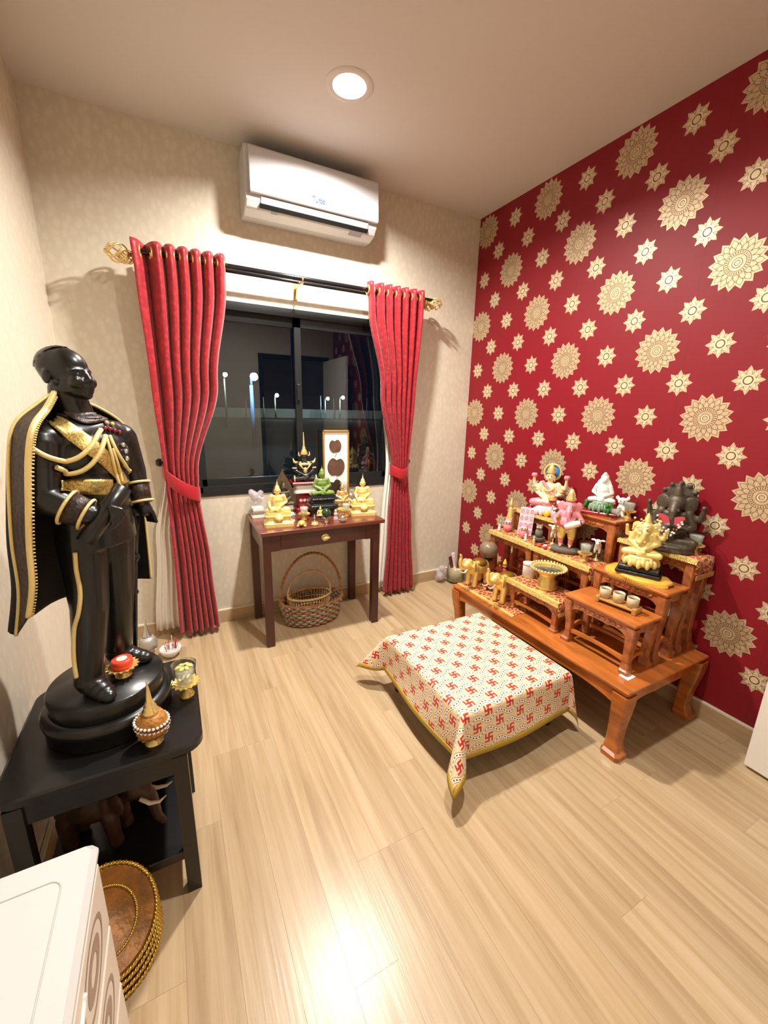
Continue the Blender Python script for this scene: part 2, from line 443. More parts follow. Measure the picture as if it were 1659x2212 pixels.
# wallpaper rosettes: gold foil flowers on the red paper
def star(n, r0, r1, ph=0.0, k=1):
    out = []
    for i in range(n):
        a = 2*PI*i/n+ph
        for t, r in ((-0.5, r0), (-0.22, r0+(r1-r0)*0.5), (0, r1), (0.22, r0+(r1-r0)*0.5)):
            out.append((math.cos(a+t*2*PI/n)*r, math.sin(a+t*2*PI/n)*r))
    return out
def flat(mb, poly, x):
    mb.prism([(p[0], p[1]) for p in poly], x, x-0.0004, 'x')
def annulus(mb, r0, r1, x, n=28, sy=1):
    a = [(x, r1*math.cos(2*PI*i/n), r1*math.sin(2*PI*i/n)) for i in range(n)]
    b = [(x, r0*math.cos(2*PI*i/n), r0*math.sin(2*PI*i/n)) for i in range(n)]
    mb.rings([a, b], True, False)
def petal_lines(mb, n, r0, r1, w, x, ph=0.0, t=0.0022):
    for i in range(n):
        a = 2*PI*i/n+ph
        pts = [(r0, -w), ((r0+r1)/2, -w*0.95), (r1, 0), ((r0+r1)/2, w*0.95), (r0, w)]
        q = [(math.cos(a)*p[0]-math.sin(a)*p[1], math.sin(a)*p[0]+math.cos(a)*p[1]) for p in pts]
        c = (math.cos(a)*(r0+r1)/2, math.sin(a)*(r0+r1)/2)
        inn = [((p[0]-c[0])*(1-t/w*1.2)+c[0], (p[1]-c[1])*(1-t/w*1.2)+c[1]) for p in q]
        mb.rings([[(x, *p) for p in q], [(x, *p) for p in inn]], False, False)
def big_rosette():
    m = MB(); R = 0.105
    m.mi = 0; flat(m, star(16, R*0.8, R, 0.1), -0.0002)
    m.mi = 2; petal_lines(m, 16, R*0.62, R*0.88, R*0.11, -0.0009, 0.1, 0.0016)
    petal_lines(m, 16, R*0.45, R*0.72, R*0.10, -0.0010, 0.1+PI/16, 0.0016)
    for rr in (0.44, 0.30, 0.17, 0.09): annulus(m, R*rr-0.0010, R*rr+0.0010, -0.0010)
    for i in range(30):
        a = 2*PI*i/30; c, s_ = math.cos(a), math.sin(a)
        m.rings([[(-0.0010, c*R*0.33-s_*0.0013, s_*R*0.33+c*0.0013), (-0.0010, c*R*0.33+s_*0.0013, s_*R*0.33-c*0.0013)],
                 [(-0.0010, c*R*0.41-s_*0.0013, s_*R*0.41+c*0.0013), (-0.0010, c*R*0.41+s_*0.0013, s_*R*0.41-c*0.0013)]], False, False)
    m.mi = 1; annulus(m, R*0.1, R*0.155, -0.0011)
    return m.mesh('rosette_large', ['foil_gold', 'foil_light', 'foil_dark'])
def small_rosette():
    m = MB(); R = 0.058
    m.mi = 0; flat(m, star(8, R*0.58, R, 0.0), -0.0002); flat(m, star(8, R*0.5, R*0.74, PI/8), -0.0001)
    m.mi = 1; flat(m, star(8, R*0.42, R*0.8, 0.0), -0.0007)
    m.mi = 2; petal_lines(m, 8, R*0.36, R*0.72, R*0.17, -0.0012, 0, 0.0009)
    annulus(m, R*0.235, R*0.31, -0.0013); annulus(m, R*0.44, R*0.455, -0.0012)
    m.mi = 1; flat(m, [(R*0.23*math.cos(2*PI*i/20), R*0.23*math.sin(2*PI*i/20)) for i in range(20)], -0.0011)
    return m.mesh('rosette_small', ['foil_gold', 'foil_light', 'foil_dark'])
RB, RS = big_rosette(), small_rosette()
PY, PZ = 0.5185, 0.611
def clip_ok(y, z, r): return D+r < y and z-r > 0.092 and z+r < HT-0.002
for kz in range(-1, 10):
    z = 2.592 - kz*PZ/2
    for ky in range(6):
        yb = (-0.0875 if kz % 2 == 0 else -0.3465) - ky*PY
        ys = (-0.3465 if kz % 2 == 0 else -0.0875) - ky*PY
        if clip_ok(yb, z, 0.104) and yb < -0.05: obj('wallpaper_rosette', RB, wr, (0, yb, z))
        if clip_ok(ys, z, 0.057): obj('wallpaper_rosette', RS, wr, (0, ys, z))
    for ky in range(11):
        y = -0.2125 - 0.25925*ky; zz = z-PZ/4
        if clip_ok(y, zz, 0.057): obj('wallpaper_rosette', RS, wr, (0, y, zz))
# top row touches the ceiling edge: large flowers at z 2.592 fit just below it

# ---------------------------------------------------------------- ceiling downlights
def downlight(x, y, label):
    t = thing('ceiling_downlight', label, 'downlight', (x, y, HT), group='recessed ceiling downlights')
    MB().lathe([(0.068, 0.028), (0.068, -0.002), (0.072, -0.004), (0.100, -0.003), (0.104, 0.0), (0.104, 0.001)], n=36, cap=False).build('trim_ring', 'downlight_trim', t)
    MB().lathe([(0.0, 0.026), (0.070, 0.026), (0.070, 0.032), (0.0, 0.032)], n=36).build('lens', 'downlight_lens', t)
downlight(*LAMPS[0], 'glowing round ceiling downlight above the air conditioner and window')
downlight(*LAMPS[1], 'second round ceiling downlight overhead, out of view above the offering table')

# ---------------------------------------------------------------- window
wn = struct(thing('window_1', '', 'window', (0, 0, 0)))
del wn['label'], wn['category']
fr = MB()
FT = 0.045
fr.box(WX0, WX1, 0.0, 0.09, WZ0, WZ0+0.055); fr.box(WX0, WX1, 0.0, 0.09, WZ1-FT, WZ1); fr.box(WX0, WX0+FT, 0.0, 0.09, WZ0, WZ1); fr.box(WX1-FT, WX1, 0.0, 0.09, WZ0, WZ1)
fr.box(WX0, WX1, -0.006, 0.0, WZ0, WZ0+0.022)
fr.build('window_frame', 'window_black', wn)
MX = -1.335
def sash(x0, x1, y):
    s = MB(); t = 0.04
    s.box(x0, x1, y, y+0.025, WZ0+0.055, WZ0+0.055+t); s.box(x0, x1, y, y+0.025, WZ1-FT-t*1.3, WZ1-FT); s.box(x0, x0+t, y, y+0.025, WZ0+0.055, WZ1-FT); s.box(x1-t, x1, y, y+0.025, WZ0+0.055, WZ1-FT)
    f = s.build('sash', 'window_black', wn)
    MB().box(x0+t-0.005, x1-t+0.005, y+0.010, y+0.014, WZ0+0.055+t-0.005, WZ1-FT-t*1.3+0.005).build('pane', 'window_glass', f)
    return f
sash(WX0+FT-0.01, MX+0.02, 0.052)
s2 = sash(MX-0.028, WX1-FT+0.01, 0.018)
lk = MB(); lk.box(MX-0.022, MX-0.002, 0.002, 0.018, 1.42, 1.52, 0.003); lk.build('latch', 'window_black', wn)

# ---------------------------------------------------------------- night outside
g = struct(MB().box(-60, 90, 0.5, 140, -0.36, -0.3).build('ground_outside', 'night_field'))
def street_lamp(px, pt, pb, y, r, label, mt='pole_grey', glow='lamp_glow', head=0.22):
    T = P(px, pt, y=y); zb = -0.3
    t = thing('street_lamp', label, 'street lamp', (T.x, y, zb), group='street lamps outside the window')
    MB().lathe([(r*1.2, 0), (r, T.z-zb-0.3)], n=10).build('pole', mt, t)
    MB().tube([(0, 0, T.z-zb-0.35), (0, -0.1, T.z-zb), (0, -head*5, T.z-zb+0.05)], r*0.8, 8).build('arm', mt, t)
    MB().ball((0, -head*5, T.z-zb-0.02), head, 10, 8).build('lamp_head', glow, t)
street_lamp(541.5, 815, 1040, 15, 0.07, 'blue-lit near street lamp pole seen through the left window pane', 'pole_blue_lit', 'lamp_glow_cool', 0.14)
for px, pt, y, lab in ((483.7, 810, 34, 'yellow street lamp far left behind the curtain edge'), (593.7, 854, 62, 'distant street lamp left of the window mullion'),
                       (702.5, 861, 66, 'distant bluish street lamp right of the window mullion'), (734.3, 859, 62, 'distant street lamp seen above the framed leaves')):
    street_lamp(px, pt, 905, y, 0.09 if y > 50 else 0.06, lab, glow='lamp_glow_cool' if 'bluish' in lab else 'lamp_glow', head=0.26 if y > 50 else 0.16)
for px, pt, y, LB in ((568.5, 858, 64, 'thin unlit pole far off, between the blue-lit pole and the mullion'), (692.6, 855, 66, 'thin unlit pole far off, left of the bluish lamp beyond the window'), (721, 860, 70, 'thin unlit pole far off, between the two lamps right of the mullion'),
                    (792.6, 860, 70, 'thin unlit pole far off, rightmost beside the right curtain'), (530, 858, 60, 'thin unlit pole far off, just left of the blue-lit near pole')):
    T = P(px, pt, y=y)
    o = MB().lathe([(0.09, 0), (0.06, T.z+0.3)], n=8).build('bare_pole', 'pole_grey', None, (T.x, y, -0.3))
    tag(o, LB, 'pole', 'far poles outside the window')
fw_ = MB().box(-10, 60, 71, 71.5, -0.3, 1.25).build('boundary_wall', 'concrete'); tag(fw_, 'long pale lit wall across the dark field outside', 'wall')
# ================================================================ furniture materials
mat('console_wood', hx('47211a'), 0.35, coat=0.25, noise=(4, 0.25, (1, 6, 1)))
mat('console_top', hx('683224'), 0.3, coat=0.3, noise=(4, 0.2, (1, 7, 7)))
mat('altar_wood', hx('b2662c'), 0.28, coat=0.5, noise=(5, 0.32, (6, 1, 6)))
mat('altar_carved', hx('a45f34'), 0.32, coat=0.4, noise=(30, 0.35), bump=(45, 0.55))
mat('black_lacquer', (0.008, 0.0075, 0.0075), 0.32, coat=0.15)
mat('drawer_cream', hx('d9cdc0'), 0.4)
mat('drawer_brown', hx('9a8272'), 0.45)
mat('basket_rim', hx('a06a3f'), 0.6, noise=(60, 0.3))
mat('basket_grey', hx('9a917e'), 0.65, noise=(70, 0.3))
mat('basket_brown', hx('6b4128'), 0.65)
mat('cane_tan', hx('c4a06c'), 0.55, noise=(60, 0.25))

def curtain_mat():
    m = mat('curtain_red', hx('9a1420'), 0.42, sheen=0.25, spec=0.4)
    nt = m.node_tree; b = nt.nodes['Principled BSDF']
    uv = nt.nodes.new('ShaderNodeUVMap'); mp = nt.nodes.new('ShaderNodeMapping'); mp.inputs['Scale'].default_value = (26, 40, 1)
    nt.links.new(uv.outputs[0], mp.inputs[0])
    v = nt.nodes.new('ShaderNodeTexVoronoi'); v.inputs['Scale'].default_value = 1.0; nt.links.new(mp.outputs[0], v.inputs['Vector'])
    r = nt.nodes.new('ShaderNodeValToRGB'); r.color_ramp.elements[0].position = 0.25; r.color_ramp.elements[1].position = 0.55
    r.color_ramp.elements[0].color = (*hx('ab1f2a'), 1); r.color_ramp.elements[1].color = (*hx('921420'), 1)
    nt.links.new(v.outputs['Distance'], r.inputs[0]); nt.links.new(r.outputs[0], b.inputs['Base Color'])
    bp = nt.nodes.new('ShaderNodeBump'); bp.inputs['Strength'].default_value = 0.35; bp.inputs['Distance'].default_value = 0.003
    nt.links.new(v.outputs['Distance'], bp.inputs['Height']); nt.links.new(bp.outputs[0], b.inputs['Normal'])
curtain_mat()
mat('satin_red', hx('ad1a28'), 0.32, sheen=0.2)

# ---------------------------------------------------------------- curtain rod set
rz_, ry_ = 2.082, -0.145
rd = thing('curtain_rod', 'black double curtain rod with gold cage finials above the window', 'curtain rod', (-1.35, 0, rz_))
o = (-1.35, 0, rz_)
MB(o).lathe([(0.0125, -2.17), (0.0125, -0.47)], (0, ry_, rz_), 14, ax='x').build('rod', 'rod_black', rd)
MB(o).lathe([(0.010, -2.15), (0.010, -0.49)], (0, -0.085, rz_-0.005), 12, ax='x').build('rod', 'rod_black', rd)
def finial(cx, cy, cz, r, sgn):
    m = MB(o)
    m.lathe([(0.0125, 0), (0.018, 0.004*sgn), (0.018, 0.012*sgn), (0.010, 0.016*sgn), (0.010, 0.05*sgn), (0.020, 0.054*sgn), (0.022, 0.062*sgn)], (cx-sgn*(r+0.055), cy, cz), 14, ax='x')
    for k in range(6):
        pts = []
        for i in range(13):
            t = PI*i/12; a = 2*PI*k/6 + 0.9*t
            pts.append((cx-math.cos(t)*r*sgn*1.05, cy+math.sin(t)*r*math.cos(a), cz+math.sin(t)*r*math.sin(a)))
        m.tube(pts, 0.0042, 6)
    m.ball((cx+sgn*r*1.08, cy, cz), 0.011, 10, 6)
    m.build('finial', 'gold', rd)
finial(-2.235, ry_, 2.060, 0.042, -1)
finial(-2.205, -0.085, 2.066, 0.032, -1)
finial(-0.445, ry_, 2.066, 0.036, 1)
finial(-0.465, -0.085, 2.060, 0.028, 1)
for bx in (-2.10, -1.355, -0.60):
    m = MB(o); m.box(bx-0.012, bx+0.012, -0.006, 0.0, 2.0, 2.10, 0.002); m.box(bx-0.006, bx+0.006, -0.15, -0.004, 2.055, 2.065)
    m.tube([(bx, ry_ + 0.020*math.cos(a), rz_ + 0.020*math.sin(a)) for a in [PI*1.05+i*PI*0.95/8 for i in range(9)]], 0.004, 6)
    m.tube([(bx, -0.085 + 0.017*math.cos(a), rz_-0.005 + 0.017*math.sin(a)) for a in [PI*1.05+i*PI*0.95/8 for i in range(9)]], 0.0035, 6)
    m.build('bracket', 'gold', rd)

# ---------------------------------------------------------------- curtains
def interp(tab, z):
    tab = sorted(tab)
    if z <= tab[0][0]: return tab[0][1]
    for (a, va), (b, vb) in zip(tab[:-1], tab[1:]):
        if z <= b:
            t = (z-a)/(b-a); t = t*t*(3-2*t) if True else t
            return va+(vb-va)*t
    return tab[-1][1]
def curtain(label, xl, xr, warp, folds, amp, tie_z, z0, z1, ph, mb_off=0.0):
    t = thing('curtain', label, 'curtain', ((interp(xl, 1)+interp(xr, 1))/2, -0.1, 0), group='red eyelet curtains')
    org = t.location.copy()
    NS, NZ = 168, 96
    grid, uv = [], []
    for k in range(NZ+1):
        z = z0+(z1-z0)*k/NZ; row, ur = [], []
        a, b = interp(xl, z), interp(xr, z); A = interp(amp, z)
        for i in range(NS+1):
            s = i/NS
            w = warp(s)
            th = 2*PI*folds*w+ph
            # rounded pleats: the front of each fold is broad, the back narrow
            x = a+(b-a)*s - 0.85*(b-a)/(2*PI*folds)*math.sin(th)*(1 if 0.02 < s < 0.98 else 0.3)
            y = -0.105 + interp([(z0, 0), (tie_z, 0.0), (z1, -0.038)], z) + A*math.cos(th)
            zz = z + (0.0 if k else 0.012*math.sin(th*0.5))
            row.append((x, y, zz)); ur.append((w*1.3, z))
        grid.append(row); uv.append(ur)
    c = MB(org).sheet(grid, True, uv).build('fabric', 'curtain_red', t); solid(c, 0.003)
    # grommets where the cloth crosses the rod line
    n = 0
    for j in range(int(folds*2)+1):
        target = (PI/2 + j*PI - ph)/(2*PI*folds)
        if not 0.0 <= target <= 1: continue
        # invert the warp
        lo, hi = 0.0, 1.0
        for _ in range(30):
            md = (lo+hi)/2
            if warp(md) < target: lo = md
            else: hi = md
        s = lo; x = interp(xl, rz_)+(interp(xr, rz_)-interp(xl, rz_))*s
        m = MB(org); m.tube([(x+0.0, ry_+0.024*math.cos(q*2*PI/18), rz_+0.024*math.sin(q*2*PI/18)) for q in range(18)], 0.0052, 6, True)
        m.build('grommet', 'gold', t)
    return t, org
LX = [(0.0, -2.150), (0.5, -2.140), (0.95, -2.140), (1.5, -2.158), (2.0, -2.172), (2.12, -2.178)]
LXR = [(0.0, -1.925), (0.45, -1.945), (0.9, -1.978), (1.0, -1.972), (1.5, -1.835), (2.0, -1.762), (2.12, -1.757)]
AMPL = [(0.0, 0.034), (0.6, 0.024), (0.95, 0.014), (1.4, 0.028), (2.12, 0.040)]
def warpL(s): return s*0.62 if s < 0.24 else 0.149+(s-0.24)*(1-0.149)/0.76
tl, ol = curtain('long red curtain tied back at left of the window, behind the black statue', LX, LXR, warpL, 6.5, AMPL, 0.93, 0.03, 2.125, PI*0.9)
RXL = [(0.0, -0.772), (0.5, -0.745), (0.95, -0.722), (1.5, -0.83), (2.0, -0.935), (2.12, -0.948)]
RXR = [(0.0, -0.518), (0.5, -0.552), (0.95, -0.592), (1.5, -0.572), (2.0, -0.552), (2.12, -0.55)]
tr, orr = curtain('red curtain tied back at right of the window, beside the console table', RXL, RXR, lambda s: s*0.85 if s < 0.2 else 0.17+(s-0.2)*0.83/0.8, 6.5, AMPL, 0.97, 0.03, 2.125, PI*0.5)
def tie(t, org, pts, h):
    # a satin band wrapped round the gathered cloth
    g = []
    for k in range(5):
        v = -h/2+h*k/4
        g.append([(p[0], p[1]-0.004*math.sin(PI*k/4), p[2]+v+0.004*math.sin(i*1.7)) for i, p in enumerate(pts)])
    b = MB(org).sheet(g, True, [[(i*0.02, k*0.02) for i in range(len(pts))] for k in range(5)]).build('tieback', 'satin_red', t); solid(b, 0.003); subdiv(b, 1)
tie(tl, ol, [(-2.150, -0.02, 1.035), (-2.155, -0.085, 1.02), (-2.13, -0.135, 0.985), (-2.07, -0.155, 0.935), (-2.01, -0.15, 0.895), (-1.972, -0.125, 0.875), (-1.966, -0.07, 0.885), (-2.03, -0.045, 0.93), (-2.12, -0.03, 1.01)], 0.085)
tie(tr, orr, [(-0.575, -0.02, 1.0), (-0.578, -0.085, 0.985), (-0.60, -0.135, 0.955), (-0.65, -0.155, 0.93), (-0.70, -0.145, 0.945), (-0.733, -0.115, 0.962), (-0.735, -0.075, 0.965), (-0.69, -0.045, 0.97), (-0.60, -0.03, 0.99)], 0.075)
for x, z, lab in ((-2.163, 1.06, 'small dark tieback hook on the wall at left of the left curtain'), (-0.565, 1.015, 'small dark tieback hook on the wall beside the right curtain')):
    t = thing('tieback_hook', lab, 'curtain hook', (x, 0, z), group='curtain tieback hooks')
    MB().lathe([(0.02, 0), (0.018, -0.006), (0.006, -0.010), (0.006, -0.045), (0.016, -0.05), (0.018, -0.06), (0.01, -0.068), (0, -0.069)], n=14, ax='y').build('knob', 'rod_black', t)
# white sheers hanging from the rear rod behind the red curtains
SH = (([(0.04, -2.275), (0.6, -2.225), (1.0, -2.150), (1.5, -2.155), (2.07, -2.16)], [(0.04, -2.02), (1.0, -2.03), (2.07, -1.80)], 'white sheer curtain peeking out below the left red curtain'),
      ([(0.04, -0.795), (0.6, -0.765), (1.0, -0.735), (1.5, -0.78), (2.07, -0.86)], [(0.04, -0.53), (1.0, -0.585), (2.07, -0.56)], 'white sheer curtain just showing beside the right red curtain'))
for xa, xb, lab in SH:
    t = thing('sheer_curtain', lab, 'curtain', ((xa[0][1]+xb[0][1])/2, -0.06, 0), group='white sheer curtains')
    g = []
    for k in range(33):
        z = 0.045+2.03*k/32; a_, b_ = interp(xa, z), interp(xb, z)
        g.append([(a_+(b_-a_)*i/64, -0.040+0.010*math.sin(i*0.75), z) for i in range(65)])
    s = MB(t.location).sheet(g).build('fabric', 'sheer', t); solid(s, 0.0015)

# ---------------------------------------------------------------- air conditioner
AX0, AX1 = -1.645, -0.905
ac = thing('air_conditioner', 'white split air conditioner on the cream wall above the window', 'air conditioner', ((AX0+AX1)/2, 0, 2.5))
oc = ac.location
body = [(0, 2.645), (-0.168, 2.642), (-0.178, 2.628), (-0.178, 2.432), (-0.182, 2.425), (-0.176, 2.402), (-0.150, 2.372), (-0.085, 2.355), (0, 2.358)]
b_ = MB(oc).prism(body, AX0, AX1, 'x').build('casing', 'ac_white', ac)
bv = b_.modifiers.new('b', 'BEVEL'); bv.width = 0.006; bv.segments = 2
pan = [(-0.1785, 2.632), (-0.192, 2.632), (-0.200, 2.622), (-0.206, 2.50), (-0.206, 2.430), (-0.200, 2.424), (-0.1785, 2.424)]
p_ = MB(oc).prism(pan, AX0+0.018, AX1-0.003, 'x').build('front_panel', 'ac_white', ac)
bv = p_.modifiers.new('b', 'BEVEL'); bv.width = 0.004; bv.segments = 2
fl_ = [(-0.188, 2.420), (-0.186, 2.412), (-0.174, 2.394), (-0.170, 2.394), (-0.178, 2.420)]
MB(oc).prism(fl_, AX0+0.075, AX1-0.06, 'x').build('louvre', 'ac_white', ac)
sl = [(-0.176, 2.393), (-0.1735, 2.389), (-0.160, 2.376), (-0.154, 2.378), (-0.166, 2.394)]
MB(oc).prism(sl, AX0+0.07, AX1-0.055, 'x').build('air_slot', 'black_gap', ac)
m = MB(oc); m.prism([(-0.157, 2.3765), (-0.158, 2.3745), (-0.120, 2.3610), (-0.119, 2.363)], AX1-0.16, AX1-0.08, 'x'); m.build('rating_label', 'grey_print', ac)
m = MB(oc); m.prism([(-0.157, 2.3765), (-0.158, 2.3745), (-0.140, 2.368), (-0.139, 2.370)], AX0+0.13, AX0+0.165, 'x'); m.build('warning_sticker', 'grey_print', ac)
t1 = obj('brand_lettering', text_mesh('Turbo', 0.038, 0.0012, 'blue_print', True), ac, Vector((-1.305, -0.2080, 2.448))-oc); t1.rotation_euler = (PI/2, 0, 0); t1.scale = (0.75, 1, 1)
t2 = obj('brand_lettering', text_mesh('Cool', 0.038, 0.0012, 'grey_print'), ac, Vector((-1.228, -0.2080, 2.448))-oc); t2.rotation_euler = (PI/2, 0, 0); t2.scale = (0.75, 1, 1)

# ---------------------------------------------------------------- console table by the window
CZ = 0.715
ct = thing('console_table', 'dark reddish wooden console table with one drawer under the window', 'table', (-1.34, -0.24, 0))
oo = ct.location
MB(oo).box(-1.712, -0.957, -0.468, -0.006, CZ-0.022, CZ, 0.003).build('tabletop', 'console_top', ct)
for x in (-1.70, -1.022):
    for y in (-0.435, -0.058):
        MB(oo).box(x, x+0.045, y, y+0.045, 0, CZ-0.022, 0.002).build('leg', 'console_wood', ct)
MB(oo).box(-1.655, -1.60, -0.432, -0.412, CZ-0.125, CZ-0.022).build('apron', 'console_wood', ct)
MB(oo).box(-1.075, -1.022, -0.432, -0.412, CZ-0.125, CZ-0.022).build('apron', 'console_wood', ct)
MB(oo).box(-1.695, -1.675, -0.39, -0.058, CZ-0.125, CZ-0.022).build('apron', 'console_wood', ct)
MB(oo).box(-0.998, -0.982, -0.39, -0.058, CZ-0.125, CZ-0.022).build('apron', 'console_wood', ct)
MB(oo).box(-1.655, -1.022, -0.04, -0.02, CZ-0.125, CZ-0.022).build('apron', 'console_wood', ct)
dw = MB(oo).box(-1.598, -1.077, -0.436, -0.414, CZ-0.120, CZ-0.028, 0.002).build('drawer', 'console_wood', ct)
k = MB(oo)
k.lathe([(0.0, -0.436), (0.024, -0.436), (0.024, -0.439), (0.016, -0.441)], (-1.338, 0, CZ-0.075), 16, sx=1.0, sy=1.0, ax='y'); k.build('knob_plate', 'gold', dw)
k = MB(oo); k.ball((-1.338, -0.452, CZ-0.075), (0.026, 0.015, 0.012), 14, 8); k.build('drawer_pull', 'gold_pale', dw)

# ---------------------------------------------------------------- baskets under the console
bk = thing('wicker_basket', 'large oval brown and grey wicker basket under the console table', 'basket', (-1.36, -0.215, 0))
RX, RY, BH = 0.205, 0.125, 0.155
nst = 40
def bprof(t): return 0.80+0.24*t-0.04*t*t
ang = [2*PI*i/nst for i in range(nst)]
m = MB(); m.rings([[(math.cos(a)*RX*0.80, math.sin(a)*RY*0.80, 0.004) for a in ang], [(math.cos(a)*RX*0.80, math.sin(a)*RY*0.80, 0.012) for a in ang]]); m.build('basket_base', 'basket_brown', bk)
rows = 9
for rr in range(rows):
    z = 0.014+(BH-0.02)*rr/(rows-1); f = bprof(z/BH)
    pts = []
    for i in range(nst*2):
        a = 2*PI*i/(nst*2); wv = 0.007*math.cos(PI*(i/2 if True else i)+PI*rr)
        pts.append((math.cos(a)*(RX*f+wv), math.sin(a)*(RY*f+wv), z))
    MB().tube(pts, 0.0085, 6, True).build('weave_strand', 'basket_grey' if rr % 3 else 'basket_rim', bk)
m = MB()
for i in range(nst):
    a = 2*PI*i/nst; m.tube([(math.cos(a)*RX*bprof(t), math.sin(a)*RY*bprof(t), 0.006+t*(BH-0.006)) for t in (0, 0.5, 1)], 0.0035, 5)
m.build('stakes', 'basket_brown', bk)
def braid(mb, path_fn, n, r, amp, tw, closed=False):
    for k in range(2):
        pts = []
        for i in range(n+(0 if closed else 1)):
            t = i/n; p, nrm, bin_ = path_fn(t); a = tw*2*PI*t+PI*k
            pts.append(p+nrm*amp*math.cos(a)+bin_*amp*math.sin(a))
        mb.tube(pts, r, 6, closed)
def rim_path(t):
    a = 2*PI*t; f = bprof(1); c = Vector((math.cos(a)*RX*f, math.sin(a)*RY*f, BH)); nn = Vector((math.cos(a), math.sin(a), 0))
    return c, nn, Vector((0, 0, 1))
m = MB(); braid(m, rim_path, 90, 0.007, 0.006, 22, True); m.build('rim', 'basket_rim', bk)
def hand_path(t):
    a = PI*t; p = Vector((-math.cos(a)*RX*1.02, 0.0, BH+math.sin(a)*0.315)); nn = Vector((-math.cos(a), 0, math.sin(a))); return p, nn, Vector((0, 1, 0))
m = MB(); braid(m, hand_path, 80, 0.0055, 0.005, 14); m.build('handle', 'basket_rim', bk)
b2 = thing('small_cane_basket', 'small tan cane basket nested inside the larger wicker basket', 'basket', (-1.375, -0.215, 0.02))
m = MB(); sx_, sy_ = 0.142, 0.088
m.rings([[(math.cos(a)*sx_*0.9, math.sin(a)*sy_*0.9, 0.0) for a in ang], [(math.cos(a)*sx_*0.9, math.sin(a)*sy_*0.9, 0.006) for a in ang]]); m.build('basket_base', 'cane_tan', b2)
for i in range(44):
    a = 2*PI*i/44
    MB().tube([(math.cos(a)*sx_*0.9, math.sin(a)*sy_*0.9, 0.004), (math.cos(a)*sx_, math.sin(a)*sy_, 0.165)], 0.003, 5).build('stake', 'cane_tan', b2)
for z, r in ((0.165, 0.0085), (0.115, 0.004), (0.06, 0.004), (0.03, 0.004)):
    f = 0.9+0.1*z/0.165
    MB().tube([(math.cos(a)*sx_*f, math.sin(a)*sy_*f, z) for a in ang], r, 6, True).build('hoop', 'cane_tan', b2)
MB().tube([(-sx_, 0, 0.10)]+[(-math.cos(PI*i/24)*sx_*1.02, 0, 0.175+math.sin(PI*i/24)*0.155) for i in range(25)]+[(sx_, 0, 0.10)], 0.006, 6).build('handle', 'cane_tan', b2)
random.seed(11)
for i, (c_, lab) in enumerate((('e8dfe0', 'crumpled white tissue packet in the cane basket'), ('c9637a', 'pink wrapped packet lying in the cane basket'), ('d8c7c9', 'pale folded paper packet in the cane basket'))):
    mat('packet_%d' % i, hx(c_), 0.6)
    p = MB(); p.ball((0, 0, 0), (0.036, 0.024, 0.014), 9, 6); o_ = p.build('packet', 'packet_%d' % i, None, (-1.43+0.055*i, -0.225+0.02*(i % 2), 0.042)); o_.rotation_euler = (0.2, 0.1, i)
    tag(o_, lab, 'packet', 'packets in the basket')
# ---------------------------------------------------------------- low table with the patterned cloth
TX0, TX1, TY0, TY1, TZ = -1.235, -0.655, -1.640, -1.045, 0.290
lt = thing('low_square_table', 'low black folding table hidden under the patterned cloth', 'table', ((TX0+TX1)/2, (TY0+TY1)/2, 0))
ol_ = lt.location
MB(ol_).box(TX0+0.004, TX1-0.004, TY0+0.004, TY1-0.004, TZ-0.03, TZ-0.004, 0.004).build('tabletop', 'black_lacquer', lt)
for x in (TX0+0.03, TX1-0.05):
    for y in (TY0+0.04, TY1-0.06):
        MB(ol_).box(x, x+0.022, y, y+0.022, 0, TZ-0.03, 0.003).build('leg', 'black_lacquer', lt)

